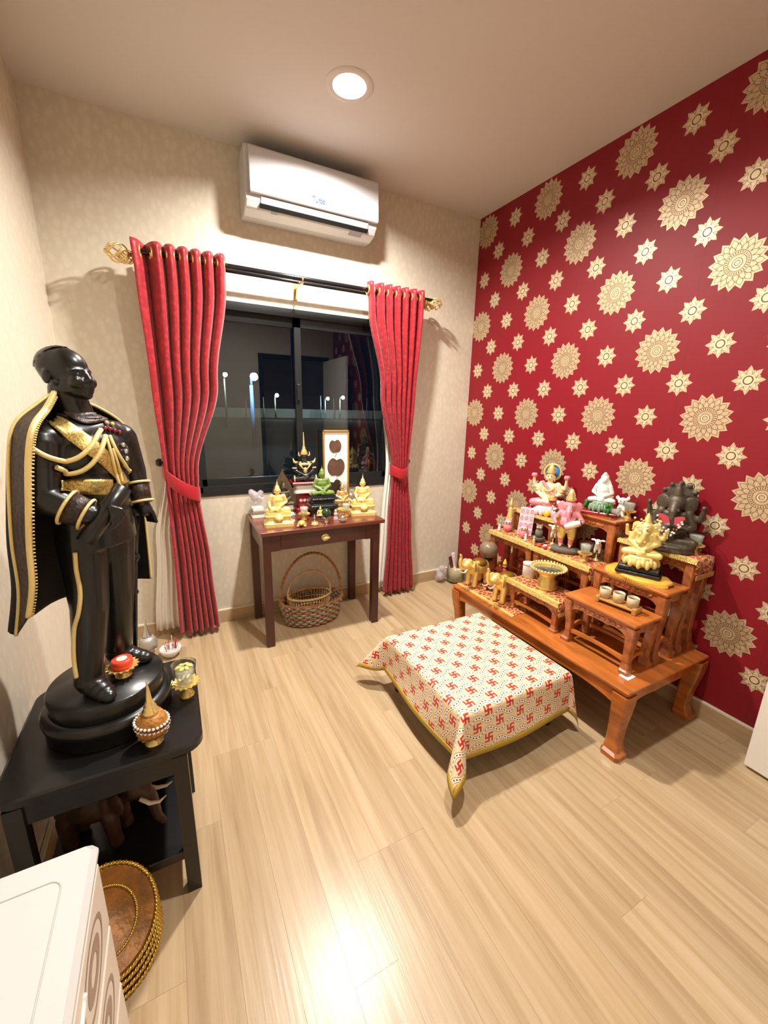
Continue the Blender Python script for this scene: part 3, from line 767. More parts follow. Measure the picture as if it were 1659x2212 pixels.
def cloth_mat():
    m = bpy.data.materials.new('motif_cloth'); m.use_nodes = True; nt = m.node_tree; b = nt.nodes['Principled BSDF']
    uv = nt.nodes.new('ShaderNodeUVMap'); sp = nt.nodes.new('ShaderNodeSeparateXYZ'); nt.links.new(uv.outputs[0], sp.inputs[0])
    u, v = NX(nt, sp.outputs[0]), NX(nt, sp.outputs[1])
    PU, PV = 0.110, 0.055
    row = (v/PV).floor(); sh = row.mod(2.0)*0.5
    lu = (((u/PU)+sh).fract()-0.5)*PU; lv = ((v/PV).fract()-0.5)*PV
    S = 0.0190
    a, c = lu/S, lv/S
    def box(u0, u1, v0, v1): return a.gt(u0)*a.lt(u1)*c.gt(v0)*c.lt(v1)
    mot = box(-0.22, 0.22, -1, 1).max(box(-1, 1, -0.22, 0.22)).max(box(0, 1, 0.62, 1)).max(box(0.62, 1, -1, 0)).max(box(-1, 0, -1, -0.62)).max(box(-1, -0.62, 0, 1))
    k = (v/PV).round(); ph = k.mod(2.0)*PI
    d = (v - k*PV - ((u*(2*PI/PU))+ph).cos()*0.0125).abs()
    band = d.lt(0.0078); edge = d.gt(0.0078)*d.lt(0.0100)
    dots = d.lt(0.0028)*(((u/0.0138).fract()-0.5).abs().lt(0.26))
    def mixc(fac, A, B):
        n = nt.nodes.new('ShaderNodeMix'); n.data_type = 'RGBA'
        nt.links.new(fac.s, n.inputs['Factor'])
        for key, val in (('A', A), ('B', B)):
            if isinstance(val, tuple): n.inputs[key].default_value = (*val, 1)
            else: nt.links.new(val, n.inputs[key])
        return n.outputs['Result']
    col = mixc(band, hx('e6d2a6'), hx('f4ecdc'))
    col = mixc(edge, col, hx('b8503a'))
    col = mixc(dots, col, hx('4a3c22'))
    col = mixc(mot, col, hx('c41e2b'))
    nt.links.new(col, b.inputs['Base Color']); b.inputs['Roughness'].default_value = 0.5; b.inputs['Sheen Weight'].default_value = 0.15
    n = nt.nodes.new('ShaderNodeTexNoise'); n.inputs['Scale'].default_value = 900; nt.links.new(uv.outputs[0], n.inputs['Vector'])
    bp = nt.nodes.new('ShaderNodeBump'); bp.inputs['Strength'].default_value = 0.2; bp.inputs['Distance'].default_value = 0.001
    nt.links.new(n.outputs['Fac'], bp.inputs['Height']); nt.links.new(bp.outputs[0], b.inputs['Normal'])
    MATS['motif_cloth'] = m
cloth_mat()
mat('cloth_fringe', hx('b89a3c'), 0.5, metal=0.25, bump=(400, 0.6))
OV = 0.175
def cloth_pos(u, v):
    """u,v in metres from the table centre -> draped position"""
    hx_, hy_ = (TX1-TX0)/2, (TY1-TY0)/2; cx, cy = (TX0+TX1)/2, (TY0+TY1)/2
    du, dv = max(0, abs(u)-hx_), max(0, abs(v)-hy_); su, sv = (1 if u > 0 else -1), (1 if v > 0 else -1)
    bx, by = max(-hx_, min(hx_, u)), max(-hy_, min(hy_, v)); z = TZ+0.001
    r = math.hypot(du, dv)
    if r == 0: return (cx+u, cy+v, z)
    th = math.atan2(dv, du); k = math.sin(2*th)**1.3 if du > 0 and dv > 0 else 0.0
    # keep clear of the altar platform on the right-hand side
    lim = 0.05 if su > 0 and du > 0 else 1.0
    f0 = 0.10+0.06*math.sin(9*(u+v)) ; fl = f0*(1-k)+0.60*k
    if su > 0 and du > 0: fl *= 0.25 + 0.10*k*(1 if sv < 0 else 0)
    dirx, diry = math.cos(th)*su, math.sin(th)*sv
    drop = r*math.sqrt(max(0.05, 1-fl*fl))
    soft = 0.006*(1-math.exp(-r/0.006))
    return (cx+bx+dirx*(r*fl+soft), cy+by+diry*(r*fl+soft), max(0.012, z-drop))
N = 84
hx_, hy_ = (TX1-TX0)/2+OV, (TY1-TY0)/2+OV
grid, uv = [], []
for i in range(N+1):
    gr, ur = [], []
    for j in range(N+1):
        u, v = -hx_+2*hx_*i/N, -hy_+2*hy_*j/N
        gr.append(cloth_pos(u, v)); ur.append((u+1, v+1))
    grid.append(gr); uv.append(ur)
tc_ = thing('table_cloth', 'cream cloth with red auspicious motifs and wavy lines over the low table', 'tablecloth', ((TX0+TX1)/2, (TY0+TY1)/2, TZ))
cl = MB(tc_.location).sheet(grid, True, uv).build('cloth', 'motif_cloth', tc_); solid(cl, 0.002)
edge_uv = [(-hx_+2*hx_*i/N, -hy_) for i in range(N)]+[(hx_, -hy_+2*hy_*i/N) for i in range(N)]+[(hx_-2*hx_*i/N, hy_) for i in range(N)]+[(-hx_, hy_-2*hy_*i/N) for i in range(N)]
g1 = [cloth_pos(u, v) for u, v in edge_uv]
def outw(u, v, e): return cloth_pos(u+(e if u >= hx_-1e-6 else -e if u <= -hx_+1e-6 else 0), v+(e if v >= hy_-1e-6 else -e if v <= -hy_+1e-6 else 0))
rows_ = []
for e, off in ((-0.012, 0.0016), (0.0, 0.0018), (0.012, 0.0012)):
    rr = [Vector(outw(u, v, e)) for u, v in edge_uv]
    cen = Vector(((TX0+TX1)/2, (TY0+TY1)/2, 0))
    rr = [p+Vector(((p-cen).x, (p-cen).y, 0)).normalized()*off*1.4 for p in rr]; rows_.append(rr+[rr[0]])
fb = MB(tc_.location).sheet(rows_).build('fringe', 'cloth_fringe', tc_); solid(fb, 0.002)

# ---------------------------------------------------------------- altar: platform and stepped tables
def leg_shape(mb, x, y, z0, z1, w, ox, oy):
    """carved cabriole leg: square section, knee bulging outwards, ankle tucked in, block foot"""
    prof = [(1.0, 0.10, 1.25), (0.93, 0.10, 1.25), (0.90, 0.02, 1.0), (0.78, -0.06, 0.82), (0.55, -0.02, 0.86), (0.3, 0.10, 1.0), (0.1, 0.16, 1.12), (0.0, 0.16, 1.12)]
    rs = []
    for t, off, sc in prof:
        z = z1+(z0-z1)*t; c = (x+ox*off*w, y+oy*off*w); h = w*sc/2; e = h*0.25
        rs.append([(c[0]-h, c[1]-h+e, z), (c[0]-h+e, c[1]-h, z), (c[0]+h-e, c[1]-h, z), (c[0]+h, c[1]-h+e, z), (c[0]+h, c[1]+h-e, z), (c[0]+h-e, c[1]+h, z), (c[0]-h+e, c[1]+h, z), (c[0]-h, c[1]+h-e, z)])
    mb.rings(rs)
def scallop(L0, L1, zt, zb, deep, n=28):
    pts = [(L0, zt)]
    for i in range(n+1):
        t = i/n; s = abs(math.sin(PI*t*3))**0.6
        e = (abs(t-0.5)*2)**6
        pts.append((L0+(L1-L0)*t, zb+deep*0.45*s-deep*0.2*math.exp(-((t-0.5)/0.12)**2)-deep*0.8*e))
    pts.append((L1, zt)); return pts[::-1]
def altar_table(name, label, x0, x1, y0, y1, z0, z1, lw=0.036, top=0.014, apron=0.035, stretch=True, carved=True, group='carved stepped altar tables', cat='altar table'):
    t = thing(name, label, cat, ((x0+x1)/2, (y0+y1)/2, z0), group=group); o = t.location
    wm, cm = 'altar_wood', ('altar_carved' if carved else 'altar_wood')
    MB(o).box(x0, x1, y0, y1, z1-top, z1, 0.004).build('tabletop', wm, t)
    MB(o).box(x0+0.008, x1-0.008, y0+0.008, y1-0.008, z1-top-0.010, z1-top, 0.003).build('moulding', wm, t)
    zt = z1-top-0.010; ins = lw*0.5+0.010
    lx, ly = (x0+ins, x1-ins), (y0+ins, y1-ins)
    for i, x in enumerate(lx):
        for j, y in enumerate(ly):
            m = MB(o); leg_shape(m, x, y, z0, zt, lw, -1 if i == 0 else 1, -1 if j == 0 else 1); m.build('leg', cm, t)
    for x, s in ((x0+0.012, 1), (x1-0.024, 1)):
        MB(o).prism(scallop(ly[0]+lw*0.4, ly[1]-lw*0.4, zt, zt-apron, 0.016), x, x+0.012, 'x').build('apron', cm, t)
    for y in (y0+0.012, y1-0.024):
        MB(o).prism(scallop(lx[0]+lw*0.4, lx[1]-lw*0.4, zt, zt-apron*0.85, 0.012, 16), y, y+0.012, 'y').build('apron', cm, t)
    if carved:
        r_ = MB(o); n_ = 9
        for q in range(n_):
            f_ = (q+0.5)/n_; y = ly[0]+(ly[1]-ly[0])*(0.12+0.76*f_); sw = 1 if q % 2 else -1
            r_.ball((x0+0.0115, y, zt-apron*0.42), (0.0035, 0.013, 0.006), 8, 6, Euler((0.6*sw, 0, 0)))
            r_.tube([(x0+0.010, y+0.007*math.cos(w_), zt-apron*0.45+0.006*math.sin(w_)) for w_ in [i*0.7 for i in range(7)]], 0.0016, 5)
        for yy in ly:
            for q in range(4): r_.ball((lx[0]-lw*0.60, yy, zt-0.012-0.012*q), (0.004, 0.010-0.0015*q, 0.006), 8, 6, Euler((0.5 if q % 2 else -0.5, 0, 0)))
        ro_ = r_.build('carved_relief', cm, t); ro_['kind'] = 'stuff'
    if stretch:
        zs = z0+(z1-z0)*0.22
        for x in lx:
            yy = ly
            m = MB(o); a, b = ly[0]+lw*0.3, ly[1]-lw*0.3
            pts = [(a, zs+0.012)]+[(a+(b-a)*i/20, zs-0.006+0.010*math.sin(PI*i/20)) for i in range(21)]+[(b, zs+0.012)]+[(b-(b-a)*i/20, zs+0.014+0.004*math.sin(PI*i/20)) for i in range(1, 20)]
            m.prism(pts, x-0.006, x+0.006, 'x'); m.build('stretcher', wm, t)
        for y in ly:
            m = MB(o); a, b = lx[0]+lw*0.3, lx[1]-lw*0.3
            pts = [(a, zs+0.004)]+[(a+(b-a)*i/12, zs-0.010+0.024*math.sin(PI*i/12)) for i in range(13)]+[(b, zs+0.004)]+[(b-(b-a)*i/12, zs+0.010+0.024*math.sin(PI*i/12)) for i in range(1, 12)]
            m.prism(pts, y-0.006, y+0.006, 'y'); m.build('stretcher', wm, t)
    return t
PZ0 = 0.325
plat = altar_table('altar_platform', 'long low reddish wooden altar platform carrying the stepped tables', -0.612, -0.016, -1.866, -0.735, 0, PZ0, lw=0.062, top=0.016, apron=0.045, stretch=False, carved=False, group='altar furniture', cat='platform')
T1 = (-0.520, -0.335, -1.800, -1.458); Z1 = 0.560
T2 = (-0.334, -0.165, -1.800, -1.458); Z2 = 0.660
T3 = (-0.164, -0.018, -1.800, -1.458); Z3 = 0.780
T7 = (-0.515, -0.340, -1.430, -1.098); Z7 = 0.490
T6B = (-0.339, -0.185, -1.440, -1.086); Z6 = 0.645
T4 = (-0.184, -0.018, -1.440, -1.086); Z4 = 0.862
T6A = (-0.335, -0.170, -1.072, -0.730); Z6A = 0.645
T5 = (-0.168, -0.018, -1.072, -0.745); Z5 = 0.775
altar_table('altar_table', 'carved low altar table with three teacups, nearest on the platform', *T1, PZ0, Z1)
altar_table('altar_table', 'carved altar table under the yellow cushion and golden elephant-headed figure', *T2, PZ0, Z2)
altar_table('altar_table', 'tall carved altar table by the red wall carrying the dark seated statue', *T3, PZ0, Z3)
altar_table('altar_table', 'lowest carved altar table carrying the golden pedestal bowl', *T7, PZ0, Z7, lw=0.032)
altar_table('altar_table', 'carved altar table under the standing pink elephant-headed figure', *T6B, PZ0, Z6)
altar_table('altar_table', 'tallest carved altar table carrying the white seated figure', *T4, PZ0, Z4)
altar_table('altar_table', 'carved altar table at the far end carrying the owls and banknote card', *T6A, PZ0, Z6A)
altar_table('altar_table', 'carved altar table by the wall under the seated goddess figure', *T5, PZ0, Z5)
# ================================================================ black side table and the standing statue
mat('ebony', (0.009, 0.0085, 0.008), 0.30, coat=0.12, bump=(30, 0.06))
mat('ebony_matte', (0.008, 0.0075, 0.007), 0.55)
mat('ebony_hair', (0.010, 0.009, 0.009), 0.4, bump=(120, 0.5))
mat('cape_black', (0.006, 0.006, 0.006), 0.85)
mat('cape_floral', hx('33201a'), 0.45, noise=(110, 1.0), bump=(90, 1.0))
mat('gold_trim', hx('efd894'), 0.42, metal=0.25, bump=(350, 0.5))
mat('gold_dark', hx('8a6420'), 0.4, metal=0.6)
mat('red_gem', hx('8f2130'), 0.2, coat=0.5)
def glitter():
    m = mat('gold_glitter', hx('c39a36'), 0.35, metal=0.7)
    nt = m.node_tree; b = nt.nodes['Principled BSDF']; tc = nt.nodes.new('ShaderNodeTexCoord')
    v = nt.nodes.new('ShaderNodeTexVoronoi'); v.inputs['Scale'].default_value = 420; nt.links.new(tc.outputs['Object'], v.inputs['Vector'])
    r = nt.nodes.new('ShaderNodeValToRGB'); r.color_ramp.elements[0].color = (*hx('8c6a1a'), 1); r.color_ramp.elements[1].color = (*hx('f0d98e'), 1)
    nt.links.new(v.outputs['Color'], r.inputs[0]); nt.links.new(r.outputs[0], b.inputs['Base Color'])
    bp = nt.nodes.new('ShaderNodeBump'); bp.inputs['Strength'].default_value = 0.8; bp.inputs['Distance'].default_value = 0.002
    nt.links.new(v.outputs['Color'], bp.inputs['Height']); nt.links.new(bp.outputs[0], b.inputs['Normal'])
glitter()
BT = 0.50
bt = thing('black_side_table', 'black lacquered side table with lower shelf under the standing statue', 'table', (-2.31, -1.38, 0))
o = bt.location
def rr_poly(x0, x1, y0, y1, r, bow, n=6):
    out = []
    for cx, cy, a0 in ((x1-r, y0+r, -PI/2), (x1-r, y1-r, 0), (x0+r, y1-r, PI/2), (x0+r, y0+r, PI)):
        for i in range(n+1):
            a = a0+PI/2*i/n; out.append((cx+r*math.cos(a), cy+r*math.sin(a)))
    cy = (y0+y1)/2
    return [(x+(bow*(1-((y-cy)/((y1-y0)/2))**2) if x > (x0+x1)/2 else 0), y) for x, y in out]
poly = rr_poly(-2.535, -2.098, -1.602, -1.165, 0.045, 0.012)
def inset(p, e):
    c = Vector((sum(q[0] for q in p)/len(p), sum(q[1] for q in p)/len(p)))
    return [tuple(c+(Vector(q)-c)*(1-e)) for q in p]
MB(o).rings([[(*q, BT-0.028) for q in inset(poly, 0.03)], [(*q, BT-0.022) for q in poly], [(*q, BT-0.005) for q in poly], [(*q, BT) for q in inset(poly, 0.02)]]).build('tabletop', 'black_lacquer', bt)
for x in (-2.515, -2.172):
    for y in (-1.598, -1.255):
        MB(o).rings([[(x+dx*0.036+0.02*(1 if x > -2.3 else 0)*0, y+dy*0.036, z) for dx, dy in ((0, 0), (1, 0), (1, 1), (0, 1))] for z in (0, BT-0.028)]).build('leg', 'black_lacquer', bt)
for y in (-1.59, -1.24):
    MB(o).box(-2.48, -2.172, y, y+0.018, BT-0.085, BT-0.028).build('apron', 'black_lacquer', bt)
for x in (-2.505, -2.160):
    MB(o).box(x, x+0.018, -1.562, -1.255, BT-0.085, BT-0.028).build('apron', 'black_lacquer', bt)
MB(o).box(-2.50, -2.150, -1.580, -1.235, 0.105, 0.135, 0.003).build('shelf', 'black_lacquer', bt)
MB(o).box(-2.43, -2.150, -1.232, -1.222, 0.135, BT-0.028).build('rear_shade_sheet', 'black_lacquer', bt)  # black sheet added to stand for the shade under the table

# ---- statue
SO = Vector((-2.32, -1.372, BT))
stt = thing('standing_statue', 'tall black statue of a uniformed man with gold sash, cape and cane', 'statue', SO)
pl_ = MB(SO)
pl_.lathe([(0.150, BT), (0.153, BT+0.004), (0.150, BT+0.036), (0.158, BT+0.042), (0.160, BT+0.056), (0.154, BT+0.066), (0.140, BT+0.072)], (SO.x, SO.y, 0), 48)
pl_.build('plinth', 'ebony', stt)
MB(SO).lathe([(0.137, BT+0.070), (0.140, BT+0.074), (0.141, BT+0.112), (0.136, BT+0.120), (0.0, BT+0.120)], (SO.x, SO.y, 0), 48).build('plinth', 'ebony', stt)
ZB = BT+0.120
FA = math.radians(-38)          # chest direction
F = Vector((math.cos(FA), math.sin(FA), 0)); Lf = Vector((-F.y, F.x, 0)); UPZ = Vector((0, 0, 1))
HA = math.radians(-33)          # the head turns further to the room
HF = Vector((math.cos(HA), math.sin(HA), 0)); HL = Vector((-HF.y, HF.x, 0))
C0 = Vector((-2.290, -1.375, 0))
def Q(f, l, z): return C0 + F*f + Lf*l + UPZ*z
def HQ(f, l, z): return HC + HF*f + HL*l + UPZ*z
HC = Vector((-2.300, -1.380, 1.438))
def fr_euler(a): return Euler((0, 0, a))
m = MB(SO); m.hi = 2
# legs: from hips to shoes (trousers widen over the shoes)
hipR, hipL = Q(0.0, -0.045, 1.05), Q(0.0, 0.045, 1.05)
kR, kL = Vector((-2.322, -1.428, 0.865)), Vector((-2.272, -1.338, 0.865))
aR, aL = Vector((-2.348, -1.432, 0.672)), Vector((-2.292, -1.312, 0.672))
for h, k_, a_ in ((hipR, kR, aR), (hipL, kL, aL)):
    m.cap(h, 0.056, k_, 0.043); m.cap(k_, 0.043, a_, 0.034); m.cap(a_, 0.034, a_+Vector((0, 0, -0.012)), 0.036)
# shoes
for a_, d_ in ((aR, Vector((0.62, -0.78, 0))), (aL, Vector((0.93, -0.36, 0)))):
    for t, r, z in ((0.0, 0.030, 0.031), (0.02, 0.029, 0.029), (0.04, 0.027, 0.024), (0.06, 0.024, 0.020), (0.075, 0.018, 0.016)):
        p = a_+d_*t; m.ball((p.x, p.y, ZB+z-0.002), (r, r, z), 14, 10)
# pelvis, belly, chest, shoulders
m.ball(Q(0.0, 0, 1.06), (0.070, 0.098, 0.060), 20, 12, fr_euler(FA))
m.ball(Q(0.004, 0, 1.125), (0.068, 0.094, 0.075), 20, 12, fr_euler(FA))
m.ball(Q(0.008, 0, 1.18), (0.068, 0.093, 0.075), 20, 12, fr_euler(FA))
m.ball(Q(0.010, 0, 1.245), (0.072, 0.104, 0.080), 20, 12, fr_euler(FA))
m.ball(Q(0.002, 0, 1.29), (0.060, 0.110, 0.055), 20, 12, fr_euler(FA))
m.cap(Q(-0.004, -0.092, 1.290), 0.042, Q(-0.004, 0.092, 1.290), 0.042)
# coat skirt
m.rings([[Q(0.0, 0, 0)*0 + C0 + F*(0.072*s*math.cos(a)) + Lf*(0.100*s*math.sin(a)) + UPZ*z for a in [2*PI*i/56 for i in range(56)]] for s, z in ((0.96, 1.10), (0.99, 1.06), (1.01, 1.02))])
# neck and head
m.cap(Q(-0.004, 0, 1.31), 0.042, HQ(-0.010, 0, -0.040), 0.037)
m.ball(HQ(-0.010, 0, 0.014), (0.055, 0.043, 0.047), 24, 16, fr_euler(HA))      # skull
m.ball(HQ(-0.020, 0, 0.020), (0.046, 0.044, 0.042), 24, 16, fr_euler(HA))
m.ball(HQ(0.014, 0, -0.012), (0.036, 0.035, 0.040), 20, 14, fr_euler(HA))      # face
m.ball(HQ(0.020, 0, -0.034), (0.028, 0.031, 0.024), 16, 10, fr_euler(HA))      # jaw
m.ball(HQ(0.0415, 0, -0.0465), (0.0125, 0.017, 0.011), 12, 8)                     # chin
m.cap(HQ(0.047, 0, 0.003), 0.0052, HQ(0.0545, 0, -0.0145), 0.0078)               # nose
m.ball(HQ(0.002, 0, -0.034), (0.036, 0.036, 0.026), 18, 12, fr_euler(HA))   # jaw into neck
for s in (-1, 1):
    m.ball(HQ(0.0505, s*0.0085, -0.0165), 0.0062, 10, 8)
    m.cap(HQ(0.044, s*0.007, 0.0085), 0.0052, HQ(0.034, s*0.028, 0.0075), 0.0050)  # brow
    m.ball(HQ(0.036, s*0.021, -0.018), (0.015, 0.014, 0.015), 10, 8)           # cheek
    m.ball(HQ(0.0395, s*0.0165, -0.0015), (0.0065, 0.0085, 0.0048), 10, 8)     # eye
    m.cap(HQ(0.0560, s*0.003, -0.0262), 0.0046, HQ(0.044, s*0.0185, -0.0310), 0.0032)  # moustache
    m.ball(HQ(-0.014, s*0.044, -0.008), (0.011, 0.006, 0.017), 12, 8, fr_euler(HA))   # ear
m.ball(HQ(0.0525, 0, -0.0335), (0.0068, 0.012, 0.0036), 12, 8, fr_euler(HA))     # lips
m.ball(HQ(0.0515, 0, -0.0395), (0.0068, 0.0105, 0.0040), 12, 8, fr_euler(HA))
# right arm, bent, hand closed round the scroll
shR = Q(0.0, -0.108, 1.282); elR = P(92, 1075, y=-1.492); wrR = P(190, 1112, y=-1.505); hdR = P(232, 1108, y=-1.497)
m.cap(shR, 0.040, elR, 0.034); m.cap(elR, 0.037, wrR, 0.025)
m.cap(wrR, 0.019, hdR, 0.021)
m.ball(hdR, (0.024, 0.020, 0.021), 14, 10)
fing = ((262, 1102, 240, 1124), (266, 1110, 246, 1131), (262, 1119, 244, 1138), (252, 1126, 238, 1141))
for i, (u1, v1, u2, v2) in enumerate(fing):
    a_ = P(238+i*2, 1096+i*7, y=-1.519); b_ = P(u1, v1, y=-1.520); c_ = P(u2, v2, y=-1.524)
    m.cap(a_, 0.0072, b_, 0.0066); m.cap(b_, 0.0066, c_, 0.0055)
m.cap(P(222, 1092, y=-1.505), 0.0085, P(252, 1092, y=-1.488), 0.0065)
# left arm reaching down to the cane
shL = Q(0.0, 0.112, 1.282); elL = P(286, 1015, y=-1.258); wrL = P(304, 1082, y=-1.285); hdL = P(312, 1100, y=-1.292)
m.cap(shL, 0.042, elL, 0.034); m.cap(elL, 0.034, wrL, 0.023); m.cap(wrL, 0.019, hdL, 0.020)
m.ball(hdL, (0.022, 0.019, 0.014), 14, 10)
for i in range(4):
    a_ = P(316-3*i, 1092+3*i, y=-1.300+0.008*i); b_ = P(330-3*i, 1108+3*i, y=-1.304+0.008*i); c_ = P(338-6*i, 1127-i, y=-1.300+0.008*i)
    m.cap(a_, 0.0072, b_, 0.0066); m.cap(b_, 0.0066, c_, 0.0052)
m.cap(P(300, 1096, y=-1.298), 0.0075, P(290, 1112, y=-1.300), 0.006)
BODY = remesh(m, 'statue_body', 'ebony', 0.0030, 4)
body_o = obj('body', BODY, stt)
bvh = BVHTree.FromPolygons([v.co+SO for v in BODY.vertices], [p.vertices[:] for p in BODY.polygons])
def on(u, v, off=0.004):
    d = (FW + RT*((u-W/2)/FPX) - UP*((v-H/2)/FPX)).normalized()
    h = bvh.ray_cast(CAM, d)
    if h[0] is None: return None
    return h[0]+h[1]*off
def near(p, off=0.004):
    h = bvh.find_nearest(p); d = (p-h[0])
    return h[0]+h[1]*off
def path_px(pts, n, off):
    """smooth pixel polyline sampled n times and dropped onto the body"""
    out = []
    for i in range(n+1):
        t = i/n*(len(pts)-1); k = min(int(t), len(pts)-2); f_ = t-k
        p0, p1, p2, p3 = pts[max(k-1, 0)], pts[k], pts[k+1], pts[min(k+2, len(pts)-1)]
        q = [0.5*((2*p1[j])+(p2[j]-p0[j])*f_+(2*p0[j]-5*p1[j]+4*p2[j]-p3[j])*f_*f_+(-p0[j]+3*p1[j]-3*p2[j]+p3[j])*f_**3) for j in (0, 1)]
        out.append(q)
    return out
def on_path(pts, n, off):
    r = []
    for u, v in path_px(pts, n, off):
        h = on(u, v, off)
        if h is not None: r.append(h)
    # calm jumps
    for _ in range(2):
        r = [r[0]]+[(a+b*2+c)/4 for a, b, c in zip(r[:-2], r[1:-1], r[2:])]+[r[-1]]
    return r
def strip(name, e0, e1, n, off, mt, parent, across=4, thick=0.003):
    a_, b_ = path_px(e0, n, off), path_px(e1, n, off); g = []
    for k in range(across+1):
        row = []
        for i in range(n+1):
            t = k/across; u, v = a_[i][0]*(1-t)+b_[i][0]*t, a_[i][1]*(1-t)+b_[i][1]*t
            h = on(u, v, off)
            if h is None: h = row[-1] if row else (CAM + (FW+RT*((u-W/2)/FPX)-UP*((v-H/2)/FPX))*1.15)
            row.append(h)
        g.append(row)
    for _ in range(2):
        g = [[r[0]]+[(x+y*2+z)/4 for x, y, z in zip(r[:-2], r[1:-1], r[2:])]+[r[-1]] for r in g]
    o_ = MB(SO).sheet(g).build(name, mt, parent); solid(o_, thick); return o_
# hair: close-cropped cap over the crown and back of the skull
hg = []
hc, hr = HQ(-0.0125, 0, 0.0150), (0.0556, 0.0456, 0.0482)
axis = (HF*-0.42 + UPZ*0.90).normalized(); ex = (HF*0.90 + UPZ*0.42).normalized(); ey = axis.cross(ex)
for i in range(15):
    row = []
    for k_ in range(41):
        a = 2*PI*k_/40; lim = 0.98 + 0.25*math.cos(a+PI) + 0.06*math.cos(3*a)
        t = max(0.02, lim*i/14); dv = axis*math.cos(t)+(ex*math.cos(a)+ey*math.sin(a))*math.sin(t)
        df, dl, dz = dv.dot(HF), dv.dot(HL), dv.z
        k2 = 1.0/math.sqrt((df/hr[0])**2+(dl/hr[1])**2+(dz/hr[2])**2)
        k2 *= 1.0 + 0.02*math.sin(a*14)*math.sin(t)
        row.append(hc+dv*k2)
    hg.append(row)
ho = MB(SO).sheet(hg).build('hair', 'ebony_hair', stt); solid(ho, 0.0008)
# sash over the chest, belt, cords
sash_ = strip('sash', [(112, 893), (150, 915), (200, 950), (240, 985), (262, 1020), (272, 1042)], [(93, 908), (135, 942), (178, 975), (212, 1000), (238, 1025), (256, 1048)], 40, 0.005, 'gold_glitter', stt, 5)
strip('belt', [(128, 1037), (165, 1036), (205, 1035), (240, 1036)], [(130, 1063), (165, 1065), (205, 1067), (242, 1068)], 24, 0.005, 'gold_glitter', stt, 4)
def cord(name, pts, r, off=0.008, n=44, mt='gold_trim'):
    p = on_path(pts, n, off); k_ = MB(SO).tube(p, r, 8).build(name, mt, stt); return k_
cord('braid_cord', [(68, 966), (95, 985), (130, 996), (165, 990), (195, 965), (213, 930)], 0.0058)
cord('braid_cord', [(116, 1010), (145, 1020), (180, 1012), (208, 985), (224, 945)], 0.0056)
cord('braid_cord', [(232, 945), (246, 975), (262, 1000), (276, 1020)], 0.0042)
cord('braid_cord', [(226, 950), (236, 985), (244, 1020), (252, 1048)], 0.0036)
cord('braid_cord', [(238, 970), (250, 1005), (258, 1040)], 0.003)
# medals in a row, small and gem red
for i, (u, v) in enumerate(((224, 926), (234, 928), (244, 931), (254, 934), (228, 915), (240, 918))):
    h = on(u, v, 0.004)
    if h is not None:
        MB(SO).ball(h, (0.0052, 0.0052, 0.0052), 10, 8).build('medal', 'red_gem' if i < 4 else 'gold_trim', stt)
for i, (u, v) in enumerate(((262, 962), (268, 975), (270, 990))):
    h = on(u, v, 0.004)
    if h is not None: MB(SO).ball(h, 0.006, 10, 8).build('medal', 'silver', stt)
# collar
cm = MB(SO)
cm.tube([C0+F*(0.043*math.cos(a)-0.004)+Lf*(0.044*math.sin(a))+UPZ*(1.342-0.006*math.cos(a)) for a in [2*PI*i/24 for i in range(24)]], 0.007, 8, True)
cm.build('collar', 'cape_floral', stt)
strip('embroidered_yoke', [(138, 888), (165, 893), (195, 891), (222, 897)], [(150, 904), (178, 917), (205, 916), (232, 910)], 20, 0.004, 'cape_floral', stt, 4)
# cuffs with gold edges
def cuff(p, q, r0, r1):
    d = (q-p); n_ = d.normalized(); x = n_.orthogonal().normalized(); y = n_.cross(x)
    rg = [[p+d*t+(x*math.cos(2*PI*i/20)+y*math.sin(2*PI*i/20))*r for i in range(20)] for t, r in ((0, r0*0.9), (0.02, r0), (0.98, r1), (1.0, r1*0.8))]
    c_ = MB(SO).rings(rg, True, True, True).build('cuff', 'cape_floral', stt)
    for t, r in ((0.04, r0+0.002), (0.97, r1+0.002)):
        MB(SO).tube([p+d*t+(x*math.cos(2*PI*i/28)+y*math.sin(2*PI*i/28))*r for i in range(28)], 0.0038, 6, True).build('cuff_trim', 'gold_trim', c_)
cuff(elR.lerp(wrR, 0.52), wrR.lerp(elR, 0.02), 0.038, 0.034)
cuff(elL.lerp(wrL, 0.42), wrL.lerp(elL, -0.05), 0.033, 0.029)
# trouser stripes (gold cord down the right leg)
cord('trouser_stripe', [(163, 1192), (166, 1230), (174, 1275), (172, 1320), (163, 1360), (163, 1420), (168, 1462)], 0.0052, 0.004, 50, 'gold_trim')
# scroll held in the right hand, cane under the left
sc = MB(SO); s0, s1 = P(184, 1172, y=-1.530), P(266, 1052, y=-1.482)
sc.tube([s0, s0.lerp(s1, 0.5), s1], [0.020, 0.0195, 0.019], 18); sc.build('scroll', 'ebony', stt)
cn = MB(SO); c0 = P(292, 1402, z=ZB); c1 = P(290, 1105, y=-1.29)
cn.tube([c1, c1.lerp(c0, 0.3)], [0.014, 0.010], 10); cn.tube([c1.lerp(c0, 0.28), c1.lerp(c0, 0.62), c0], [0.0085, 0.0075, 0.0075], 10)
cn.ball(c1, (0.018, 0.016, 0.016), 12, 8); cn.ball(c1.lerp(c0, 0.56), 0.011, 12, 8); cn.ball(c1.lerp(c0, 0.31), (0.014, 0.014, 0.016), 12, 8)
cn.build('cane', 'ebony', stt)
